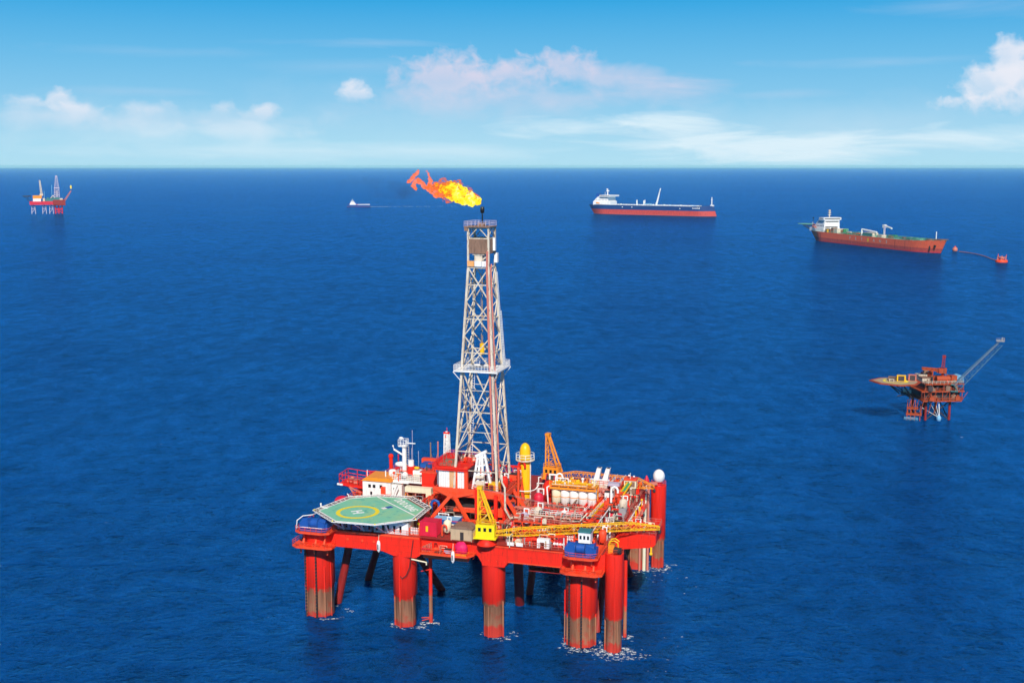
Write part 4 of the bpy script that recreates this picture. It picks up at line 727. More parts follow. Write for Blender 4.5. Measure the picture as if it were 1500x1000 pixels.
# winch houses at the corners
def winch(name, label, x, y, z, m, cabin):
    t = thing(name, label, 'winch', (x, y, z))
    build('base', MB().box(x - 3.2, x + 3.2, y - 1.7, y + 1.7, z, z + .3), m, t)
    d = MB()
    for o in (-2, 0, 2): d.tube((x + o - .8, y, z + 1.5), (x + o + .8, y, z + 1.5), 1.15, 18).tube((x + o - .92, y, z + 1.5), (x + o - .8, y, z + 1.5), 1.42, 18).tube((x + o + .8, y, z + 1.5), (x + o + .92, y, z + 1.5), 1.42, 18)
    build('drum', d, m, t); [build('motor', MB().box(x + o - .25, x + o + .25, y - 1.2, y + 1.2, z + .3, z + 1.8), m, t) for o in (-3.15, 3.15)]
    build('guard', MB().xz([(x - 3.1, z + .3), (x - 2.7, z + 2.2), (x - 1.2, z + 2.9), (x - 1.2, z + .3)], y - 1.5, y - 1.2).xz([(x + 1.2, z + .3), (x + 1.2, z + 2.5), (x + 2.7, z + 2.1), (x + 3.1, z + .3)], y - 1.5, y - 1.2), m, t)
    if cabin:
        c = build('cabin', MB().box(x - .5, x + 2.1, y - .9, y + 1.3, z + 2.9, z + 5.2), 'white', t); build('window', MB().box(x - .25, x + .2, y - .93, y - .88, z + 3.7, z + 4.5).box(x + .55, x + 1., y - .93, y - .88, z + 3.7, z + 4.5).box(x + 1.35, x + 1.8, y - .93, y - .88, z + 3.7, z + 4.5), 'glass', c); build('roof', MB().box(x - .65, x + 2.2, y - 1.1, y + 1.4, z + 5.2, z + 5.5), 'teal', c)
    return t
winch('anchor_winch', 'blue anchor winch with white railings on the left front corner platform', .1, -1.6, ZD + .1, 'blue', False)
winch('anchor_winch', 'blue anchor winch with white control cabin above it at the right front corner', 61.7, -1.6, ZD + .1, 'blue', True)
wh = thing('winch_shelter', 'small white shelter beside the left end of the green landing deck', 'shelter', (-.8, 3.6, ZD)); build('body', MB().box(-1.6, .4, 4, 5.4, ZD + 2.4, ZD + 3.5), 'white', wh); build('window', MB().box(-1.3, -1, 3.97, 4.02, ZD + 2.8, ZD + 3.2).box(-.2, .1, 3.97, 4.02, ZD + 2.8, ZD + 3.2), 'glass', wh); build('leg', MB().box(-1.5, -1.3, 4.1, 4.3, ZD, ZD + 2.4).box(.1, .3, 4.1, 4.3, ZD, ZD + 2.4), 'white', wh)
build('arched_rail', MB().path([(-3.9, -3.2, ZD + .4), (-3.7, -3.2, ZD + 2.4), (-2.6, -2.4, ZD + 3.3), (-.6, -1.6, ZD + 3.5), (-.4, 3.8, ZD + 3)], .1, 6).path([(-3.8, -3.7, ZD + 1), (-2, -3.9, ZD + 1.2), (1.6, -3.9, ZD + 1.2), (3.4, -3.4, ZD + 1)], .07, 5), 'white', wh)
ow = thing('mooring_winch', 'orange mooring winch with dark drum on top of the front right round leg', 'winch', (68.2, 1.6, ZD + .1))
build('body', MB().box(66.9, 68.2, 1, 2.6, ZD + .12, ZD + 1.9), 'ora', ow); build('drum', MB().tube((68.3, 1, ZD + .9), (69.7, .6, ZD + .9), .75, 14), 'dark', ow); build('guard', MB().path([(67, .9, ZD + 1.9), (67.3, .8, ZD + 2.8), (68.2, .8, ZD + 3), (69, .8, ZD + 2.6), (69.2, .8, ZD + .8)], .14, 6).path([(67, 2.4, ZD + 1.9), (67.3, 2.4, ZD + 2.8), (68.2, 2.4, ZD + 3), (69, 2.4, ZD + 2.4)], .14, 6), 'yel', ow)
# cabins under and behind the landing deck
for i, (x0, x1, m, w, lab) in enumerate([(4.4, 7.6, 'lilac', 1, 'pale lilac cabin nearest the left corner under the landing deck'), (8, 9.6, 'violet', 0, 'violet cabin between two pale cabins under the landing deck'), (10, 12.7, 'lilac', 1, 'grey cabin with a dark door right of the violet cabin'), (13.3, 15.6, 'white', 1, 'white cabin with two dark windows under the middle of the landing deck'), (16.0, 21.6, 'white', 2, 'longest white cabin under the right half of the landing deck')]):
    t = thing('deck_cabin', lab, 'cabin', ((x0 + x1) / 2, 2, ZD), group='cabins below the landing deck')
    build('wall', MB().box(x0, x1, .7, 4, ZD, ZD + 2.6), m, t); build('roof', MB().box(x0 - .1, x1 + .1, .55, 4.1, ZD + 2.6, ZD + 2.72), 'white', t)
    if w:
        q = MB()
        for k in range(w + 1): a = x0 + .5 + k * 1.5; q.box(a, a + .5, .66, .72, ZD + .5, ZD + 1.9)
        build('door', q, 'glass', t)
ac = thing('white_cabin', 'white two storey cabin with orange sloping roof behind the landing deck', 'cabin', (4.8, 27, ZD))
build('wall', MB().box(.4, 7.8, 24.2, 30, ZD, 26.4).box(7.8, 10.4, 25, 30, ZD, 25.6), 'white', ac); build('roof', MB().xz([(.1, 26.4), (8, 26.4), (7.4, 27.3), (1.4, 27.3)], 23.9, 30.2), 'ora', ac)
aw = MB(); [aw.box(x, x + .7, 24.15, 24.22, z_, z_ + .8) for x in (1.9, 3.1, 4.9) for z_ in (24.7,)]; aw.box(2.4, 2.9, 24.15, 24.22, 22.6, 23.7); aw.box(8.2, 8.8, 24.95, 25.02, 24.2, 24.9)
build('window', aw, 'glass', ac); build('fire_cabinet', MB().box(5.4, 6.5, 23.7, 24.19, 22.4, 25.2).box(6.6, 8, 23.6, 24.1, 22.2, 23.4), 'redor', ac); build('chimney', MB().tube((5.8, 26, 27.2), (5.8, 26, 28.8), .16, 8).tube((.9, 26, 26.6), (.9, 26, 28.6), .1, 6), 'white', ac); build('stair', MB().bar((7.9, 24.2, 22), (9.4, 24.2, 26), .3, .5).bar((8.6, 24, 22.2), (9.8, 24, 25.2), .3, .4), 'white', ac)
lb = thing('boat_platform', 'red overhanging platform with tall red railing at the left behind the landing deck', 'platform', (-3.6, 29, 22.6))
build('floor', MB().xz([(-7.6, 23.9), (.3, 23.2), (.3, 23.6), (-7.2, 24.3)], 27, 33).xz([(-6, 23.7), (.2, 21.2), (.2, 21.8), (-5.4, 23.8)], 27.4, 27.8).xz([(-4, 23.5), (-.4, 20.6), (.1, 20.8), (-3.4, 23.5)], 28.8, 29.2), 'red', lb); build('strut', MB().bar((-4.4, 26.9, 23.6), (-2.2, 26.9, 20.4), .3).bar((-4.4, 26.9, 23.6), (-.6, 26.9, 22), .3), 'salmon', lb)
build('railing', MB().rail([(.2, 27.1, 23.7), (-7.2, 27.1, 24.3), (-7.4, 32.9, 24.3), (.2, 32.9, 23.7)], 2.3, False, 2.2, .13, (1, .5)), 'red', lb); build('hatch', MB().box(-6, -4.6, 29, 30.4, 24.2, 24.9).box(-4, -2.8, 28.6, 30, 24, 25).ball((-5.4, 31, 24.6), .6), 'salmon', lb); build('edge_beam', MB().bar((-7.7, 26.95, 24.1), (-6.2, 26.95, 24.0), .5, .4), 'white', lb)
rfl = thing('rescue_capsule', 'bright red round rescue capsule with ribs behind the orange roof', 'capsule', (.6, 31.4, 25)); build('hull', MB().ball((.8, 31.2, 26), 1.25, (1.3, 1, .8), 14, 10), 'crim', rfl); build('frame', MB().rail([(-1, 30, 25.2), (2.6, 30, 25.2)], 2, False, 1, .12).box(-1, 2.6, 30, 32.4, 24.9, 25.2).box(-.8, -.4, 30.4, 32, ZD, 24.9).box(2, 2.4, 30.4, 32, ZD, 24.9), 'red', rfl)
rf2 = thing('life_capsule', 'red dome shaped life capsule at the left deck edge behind the landing deck', 'capsule', (-1.4, 16, ZD)); build('hull', MB().ball((-1.6, 16.4, 23.1), 1.6, (1.2, 1, .8), 14, 10), 'crim', rf2); build('cradle', MB().box(-3.2, .2, 15.4, 17.4, ZD, ZD + .5), 'red', rf2); build('davit', MB().path([(.5, 15.6, ZD), (.5, 15.6, 25), (.1, 15.6, 25.3)], .12, 6), 'white', rf2)
# masts
ms = thing('radar_mast', 'white mast with radar arms and lamp cage behind the landing deck', 'mast', (9.2, 30, ZD))
build('post', MB().tube((9.2, 30, ZD), (9.2, 30, 34.6), .62, 12, .5), 'white', ms); build('ladder', MB().ladder((10.2, 29.7, 25), (10.2, 29.7, 34.4), .7), 'wrust', ms); build('cage', MB().rail([(8, 29, 34.4), (10, 29, 34.4), (10, 31, 34.4), (8, 31, 34.4)], 1.6, True, .7).box(8, 10, 29, 31, 34.25, 34.4).ball((8.6, 29.6, 36.3), .5, (1.2, .6, .7)).box(10, 12.2, 29.8, 30.1, 35, 35.2), 'white', ms)
build('arm', MB().bar((8.8, 30, 32), (6.6, 29.6, 33.4), .35).ball((6.4, 29.6, 34.2), .22).bar((6.8, 29.6, 33), (6.4, 29.6, 34.1), .1), 'white', ms); build('whip_aerial', MB().bar((11.4, 30, 28), (11.4, 30, 38.4), .09).bar((12.6, 31, 26), (12.6, 31, 33), .08).bar((10.8, 31, 26), (10.8, 31, 33.6), .08), 'lilac', ms)
bh = thing('bridge_house', 'white railed lookout deck with red and white drums at the foot of the mast', 'deck house', (10, 29, ZD))
build('floor', MB().box(7, 16, 25.6, 33, 26.2, 26.6).box(6.8, 12, 25.4, 33, 26, 26.2), 'white', bh); build('wall', MB().box(10.6, 15.6, 26.6, 32.6, ZD, 26.0), 'reddk', bh); build('railing', MB().rail([(7.1, 32.8, 26.6), (7.1, 25.8, 26.6), (15.9, 25.8, 26.6)], 1.3, False, .6, .08, (1, .66, .33)), 'white', bh)
build('drum', MB().tube((6.8, 28, 27), (6.8, 28, 28.3), .95, 14).ball((6.8, 28, 28.3), .95, (1, 1, .4)).ball((8.1, 30.6, 29.4), 1.1, (1.5, 1, .6)).tube((8, 30.6, 26.6), (8, 30.6, 29.2), .16, 6), 'white', bh); build('cabin', MB().tube((11.6, 28.4, 26.6), (11.6, 28.4, 29.8), .95, 14), 'red', bh); build('cap', MB().tube((11.6, 28.4, 29.8), (11.6, 28.4, 31.2), .75, 12).box(12.6, 15, 27, 29, 27.8, 29).ball((10.6, 26.8, 27.8), .8), 'white', bh); build('lamp', MB().ball((13.4, 27.6, 29.6), .6, (1.2, 1, .6)), 'yel', bh)
build('locker', MB().box(13, 15.6, 26.2, 28, 26.6, 28.2).box(11.2, 12.6, 26.2, 27, 26.6, 27.4), 'wrust', bh); build('post', MB().box(7.1, 7.4, 25.9, 26.2, ZD, 26).box(10, 10.3, 25.9, 26.2, ZD, 26), 'redor', bh)
vm = thing('vent_mast', 'slim white ladder mast with red top standing left of the lattice tower', 'mast', (18, 37, ZD)); build('post', MB().lattice((18, 37, ZD), (18, 37, 36.4), 1.6, 1., 1.6, 1., 9, .13, .07, (0, 1, 0)), 'white', vm); build('trunk', MB().tube((17.9, 37, ZD), (17.9, 37, 37), .3, 10), 'white', vm); build('head', MB().box(17.2, 18.6, 36.5, 37.5, 36.4, 36.8).ball((17.6, 37, 35.6), .4).bar((18, 37, 36.8), (18, 37, 38), .1), 'red', vm)
for nm, x, y, z1, m, lab in [('vent_pipe', 13.2, 38, 33.4, 'brown', 'thin dark brown vent pipe left of the slim white mast'), ('vent_pipe', 15.2, 38, 33.8, 'salmon', 'thin salmon vent pipe between the brown pipe and the slim white mast'), ('flag_pole', -1.8, 5.2, 25.6, 'white', 'short white pole left of the blue winch'), ('vent_pipe', 41.6, 20, 33.4, 'redor', 'upright orange red pipe at the right foot of the lattice tower'), ('vent_pipe', 4.4, 33, 30.6, 'red', 'thick red vent pipe behind the orange roof'), ('vent_pipe', 5.6, 35, 30.5, 'crim', 'thin crimson pole with white tip behind the white drums')]:
    t = thing(nm, lab, 'pole' if 'pole' in nm else 'pipe', (x, y, ZD)); r = .5 if 'thick' in lab else .3 if x > 40 else .16; build('shaft', MB().tube((x, y, ZD), (x, y, z1), r, 8), m, t); build('cap', MB().ball((x, y, z1), r * 1.35, n=8, k=6), m, t)
    if x in (13.2, 15.2): build('stay', MB().bar((x, y, ZD + 7.5), (x + (1.2 if x < 14 else -1.2), y, ZD + 4), .14).bar((x, y, ZD + 9.6), (x + .9 * (1 if x < 14 else -1), y, ZD + 6), .12), m, t)
rbx = thing('red_block_house', 'plain bright red block house between mast and ribbed white cabin', 'block house', (18.4, 27, ZD)); build('wall', MB().box(15.9, 21.4, 24.4, 31.5, ZD, 29.6), 'red', rbx); build('roof_box', MB().box(14.2, 18, 28, 31, 29.62, 30.6).box(19.4, 21, 25, 27, 29.62, 30.5), 'blue', rbx); build('ledge', MB().box(15.4, 21.6, 24.3, 31.6, 29.4, 29.62), 'redor', rbx); build('cap', MB().box(13.2, 18.6, 31.6, 33, ZD, 31), 'redor', rbx)
du = thing('cream_duct', 'cream L shaped air duct standing behind the right end of the landing deck', 'duct', (16, 22.4, ZD)); build('run', MB().box(12.6, 19.3, 21.6, 23, 25.1, 26.4), 'cream', du); build('drop', MB().box(18, 19.4, 21.5, 23.1, ZD, 25.1), 'cream', du); build('prop', MB().box(12.9, 13.2, 22, 22.3, ZD, 25.1).box(15, 15.25, 22, 22.3, ZD, 25.1), 'salmon', du)
ot = thing('orange_locker', 'orange brown locker under the cream duct', 'locker', (14, 22, ZD)); build('body', MB().box(13.2, 15, 20.6, 21.9, ZD, 24.2), 'ora', ot); build('door', MB().box(13.3, 14.05, 20.55, 20.6, ZD + .2, 24).box(14.15, 14.9, 20.55, 20.6, ZD + .2, 24), 'tan', ot)
# pipe handling frame on the drill floor
hg = thing('pipe_handler', 'rusty white A shaped pipe handling frame on the drill floor before the tower', 'pipe handler', (34, 14.8, ZF))
hb_ = MB()
for a, b in [((32, 15.2, ZF), (33.4, 15, 37.2)), ((33.2, 15, ZF), (34, 15, 37.4)), ((34.6, 15, ZF), (34.4, 15, 37.6)), ((36.6, 15, ZF + .5), (34.9, 15, 38.2)), ((35.6, 17, ZF), (34.7, 15.6, 38))]: hb_.bar(a, b, .5)
for q in (30.6, 32.6, 34.6, 36.4): hb_.bar((32.2 + (q - 29) * .17, 15.1, q), (36 - (q - 29) * .15, 15.05, q + .5), .3)
hb_.bar((32.8, 15, 37), (35.4, 15, 38.4), .7, .6); build('frame', hb_, 'white', hg); build('carriage', MB().box(32.9, 35, 14.6, 15.4, ZF + .3, ZF + 2.1).tube((33, 14.5, ZF + 3), (35, 14.5, ZF + 3), .4, 8), 'wrust', hg)
ob = thing('orange_generator', 'orange machine box on the drill floor right of the white frame', 'machine', (37, 14.8, ZF)); build('body', MB().box(36, 38.4, 14.5, 16.2, ZF + .02, ZF + 1.8), 'yel', ob); build('skid', MB().box(35.9, 38.5, 14.4, 16.3, ZF, ZF + .2), 'dark', ob); build('panel', MB().box(36.2, 37, 14.45, 14.5, ZF + .5, ZF + 1.5).box(37.3, 38.2, 14.45, 14.5, ZF + .5, ZF + 1.5), 'ora', ob)
# named deck objects at the front
def container(name, lab, cat, x0, x1, y0, y1, h, m, mark=None, z=ZD):
    t = thing(name, lab, cat, ((x0 + x1) / 2, (y0 + y1) / 2, z)); b = MB().box(x0, x1, y0, y1, z + .12, z + h); k = 0
    while x0 + .2 + k * .42 < x1 - .2: b.box(x0 + .2 + k * .42, x0 + .38 + k * .42, y0 - .06, y0, z + .3, z + h - .2); k += 1
    k = 0
    while y0 + .2 + k * .42 < y1 - .2: b.box(x1, x1 + .06, y0 + .2 + k * .42, y0 + .38 + k * .42, z + .3, z + h - .2); k += 1
    build('body', b, m, t); f = MB()
    for x in (x0, x1):
        for y in (y0, y1): f.box(x - .09, x + .09, y - .09, y + .09, z, z + h + .06)
    build('corner_post', f, m, t)
    if mark:
        q = MB(); w = x1 - x0
        for a, b_ in (((.3, .38), (.48, .62), (.7, .78)) if w > 5 else ((.36, .5),)): q.box(x0 + w * a, x0 + w * b_, y0 - .09, y0 - .065, z + h * .35, z + h * .72)
        build('mark', q, mark, t)
    return t
container('shipping_container', 'blue shipping container with pale blue top below the X brace', 'container', 25.4, 31.4, 6.2, 9, 2.5, 'blue', 'white'); build('roof_sheet', MB().box(25.45, 31.35, 6.25, 8.95, ZD + 2.5, ZD + 2.56), 'sky', [o for o in bpy.data.objects if o.get('label', '').startswith('blue shipping container')][0])
container('red_container', 'crimson container with small yellow mark right of the landing deck', 'container', 24.3, 28.2, .9, 4.2, 3.4, 'crim', 'yel')
tc_ = container('tan_hut', 'tan wooden looking hut with dark doorway left of the yellow crane', 'hut', 31.9, 36.6, .2, 3.6, 2.7, 'tan'); build('door', MB().box(34, 34.8, .12, .14, ZD + .2, ZD + 2), 'dark', tc_); build('roof', MB().xz([(31.7, ZD + 2.7), (36.8, ZD + 2.7), (35.6, ZD + 3.3), (32.6, ZD + 3.3)], .05, 3.8), 'brown', tc_)
mt = thing('covered_bundle', 'magenta cover draped over a bundle on the front service platform', 'cover', (34.4, -1, 18.95)); ss = MB()
for i in range(1): puff(ss, (34.6, -.9, 20.2), 1.35, (1.1, .75, 1.05), .3, 18, 12)
build('cover', ss, 'mag', mt); build('pallet', MB().box(33.2, 36, -1.9, .1, 18.96, 19.2), 'ora', mt)
for x, y, lab in [(15, -.7, 'white fender hanging on a rope below the landing deck'), (33.3, -2.8, 'white fender hanging at the edge of the service platform')]:
    zb = 18.9; t = thing('fender', lab, 'fender', (x, y, zb - 1), group='hanging white fenders'); build('body', MB().lathe((x, y, zb - 1.4), [(.12, 0), (.4, .5), (.42, 2), (.3, 2.6)], 12), 'white', t); build('rope', MB().bar((x, y, zb + 1.2), (x, y + .3, zb + 2.9 if x > 20 else ZD), .07), 'cream', t); build('stripe', MB().bar((x, y - .42, zb - .7), (x, y - .42, zb + .5), .22, .06), 'dark', t)
yb = thing('yellow_tarp', 'small yellow tarpaulin heap between landing deck and crimson container', 'tarpaulin', (23.6, 4.4, ZD)); ss = MB(); puff(ss, (23.7, 4.6, ZD + 1.6), 1.1, (1.2, .9, .6), .25, 14, 10); build('cover', ss, 'lemon', yb); build('crate', MB().box(22.9, 24.5, 3.9, 5.3, ZD, ZD + 1.4), 'ora', yb)
wk = thing('white_locker', 'white box locker with arched opening on the front deck edge', 'locker', (53, .9, ZD)); build('body', MB().box(51.4, 52, .4, 1.6, ZD, ZD + 1.3).box(53, 54.1, .4, 1.6, ZD, ZD + 1.3).box(51.4, 54.1, .4, 1.6, ZD + 1.3, ZD + 2), 'white', wk); build('door', MB().box(53.2, 53.5, .34, .4, ZD + .3, ZD + 1.7), 'tan', wk)
for i, (x, lab) in enumerate([(45.6, 'white striped barrier board nearest the yellow crane'), (47.6, 'white striped barrier board farther from the yellow crane')]):
    t = thing('barrier_board', lab, 'barrier', (x, .1, ZD), group='white barrier boards'); build('board', MB().box(x - .75, x + .75, -.05, .1, ZD + .1, ZD + .85), 'white', t); build('post', MB().box(x - .5, x - .4, .1, .2, ZD, ZD + .9).box(x + .4, x + .5, .1, .2, ZD, ZD + .9), 'redor', t)
# ------------------------------------------------------------------ smaller gear crowding the deck
def pump(t, x, y, z, m, s): build('skid', MB().box(x - .9 * s, x + .9 * s, y - .5 * s, y + .5 * s, z, z + .18), 'dark', t); build('motor', MB().tube((x - .8 * s, y, z + .65 * s), (x, y, z + .65 * s), .4 * s, 12), m, t); build('casing', MB().ball((x + .4 * s, y, z + .65 * s), .5 * s, (1, .7, 1), 12, 8).tube((x + .4 * s, y, z + .7 * s), (x + .4 * s, y, z + 1.7 * s), .16 * s, 8), m, t)
def reel(t, x, y, z, m, s): build('drum', MB().tube((x - .7 * s, y, z + .9 * s), (x + .7 * s, y, z + .9 * s), .55 * s, 14), 'dark', t); build('flange', MB().tube((x - .82 * s, y, z + .9 * s), (x - .7 * s, y, z + .9 * s), .9 * s, 18).tube((x + .7 * s, y, z + .9 * s), (x + .82 * s, y, z + .9 * s), .9 * s, 18), m, t); build('stand', MB().box(x - .8 * s, x + .8 * s, y - .6 * s, y + .6 * s, z, z + .14), 'dark', t)
def vessel(t, x, y, z, m, s): build('shell', MB().lathe((x, y, z + .5), [(.3 * s, 0), (.8 * s, .35 * s), (.8 * s, 2.2 * s), (.5 * s, 2.6 * s), (.12, 2.75 * s)], 16), m, t); build('leg', MB().box(x - .6 * s, x - .45 * s, y - .6 * s, y - .45 * s, z, z + 1.2).box(x + .45 * s, x + .6 * s, y - .6 * s, y - .45 * s, z, z + 1.2).box(x - .08, x + .08, y + .5 * s, y + .65 * s, z, z + 1.2), 'reddk', t); build('nozzle', MB().path([(x, y, z + 3.1 * s), (x, y, z + 3.7 * s), (x + .8 * s, y, z + 3.7 * s), (x + .8 * s, y, z + 2.8 * s)], .12 * s, 6), 'white', t)
def drum_h(t, x, y, z, m, s): build('shell', MB().tube((x - 1.4 * s, y, z + .9 * s), (x + 1.4 * s, y, z + .9 * s), .6 * s, 16).ball((x - 1.4 * s, y, z + .9 * s), .6 * s, (.5, 1, 1)).ball((x + 1.4 * s, y, z + .9 * s), .6 * s, (.5, 1, 1)), m, t); build('saddle', MB().box(x - 1 * s, x - .7 * s, y - .5 * s, y + .5 * s, z, z + .6 * s).box(x + .7 * s, x + 1 * s, y - .5 * s, y + .5 * s, z, z + .6 * s), 'reddk', t)
def crate(t, x, y, z, m, s): build('body', MB().box(x - .9 * s, x + .9 * s, y - .6 * s, y + .6 * s, z + .12, z + 1.2 * s), m, t); build('lid', MB().box(x - .96 * s, x + .96 * s, y - .66 * s, y + .66 * s, z + 1.2 * s, z + 1.32 * s), 'dark' if m != 'dark' else 'grey', t); build('skid', MB().box(x - .8 * s, x - .6 * s, y - .55 * s, y + .55 * s, z, z + .12).box(x + .6 * s, x + .8 * s, y - .55 * s, y + .55 * s, z, z + .12), 'brown', t)
def rack(t, x, y, z, m, s):
    f = MB()
    for a in (-1, 1):
        for b in (-.5, .5): f.box(x + a * s - .07, x + a * s + .07, y + b * s - .07, y + b * s + .07, z, z + 1.6 * s)
    f.box(x - s, x + s, y - .5 * s, y + .5 * s, z, z + .1).rail([(x - s, y - .5 * s, z), (x + s, y - .5 * s, z)], 1.5 * s, False, 4); build('frame', f, m, t); b_ = MB()
    for k in range(5): b_.tube((x - .75 * s + k * .37 * s, y, z + .1), (x - .75 * s + k * .37 * s, y, z + 1.4 * s), .15 * s, 8).ball((x - .75 * s + k * .37 * s, y, z + 1.4 * s), .15 * s, n=8, k=6)
    build('cylinder', b_, 'white' if m != 'white' else 'ora', t)
def manifold(t, x, y, z, m, s):
    b_ = MB()
    for k in range(4): b_.path([(x - s + k * .6 * s, y - .6 * s, z), (x - s + k * .6 * s, y - .6 * s, z + (1 + .3 * k) * s), (x - s + k * .6 * s, y + .6 * s, z + (1 + .3 * k) * s), (x - s + k * .6 * s, y + .6 * s, z)], .13 * s, 6)
    build('pipework', b_, m, t); v_ = MB()
    for k in range(4): v_.tube((x - s + k * .6 * s, y - .9 * s, z + .7 * s), (x - s + k * .6 * s, y - .6 * s, z + .7 * s), .28 * s, 10)
    build('valve_wheel', v_, 'crim' if m != 'crim' else 'white', t)
def gooseneck(t, x, y, z, m, s): build('pipe', MB().path([(x, y, z)] + [(x, y, z + 2 * s)] + [(x + .5 * s - .5 * s * math.cos(R(a)), y, z + 2 * s + .5 * s * math.sin(R(a))) for a in (45, 90, 135, 180)] + [(x + s, y, z + 1.6 * s)], .17 * s, 8), m, t); build('flange', MB().tube((x, y, z), (x, y, z + .15), .34 * s, 10), 'dark', t)
KIND = dict(pump_skid=(pump, 'pump'), cable_reel=(reel, 'reel'), pressure_vessel=(vessel, 'vessel'), drum_tank=(drum_h, 'tank'), equipment_crate=(crate, 'crate'), bottle_rack=(rack, 'rack'), valve_manifold=(manifold, 'manifold'), gooseneck_vent=(gooseneck, 'vent'))
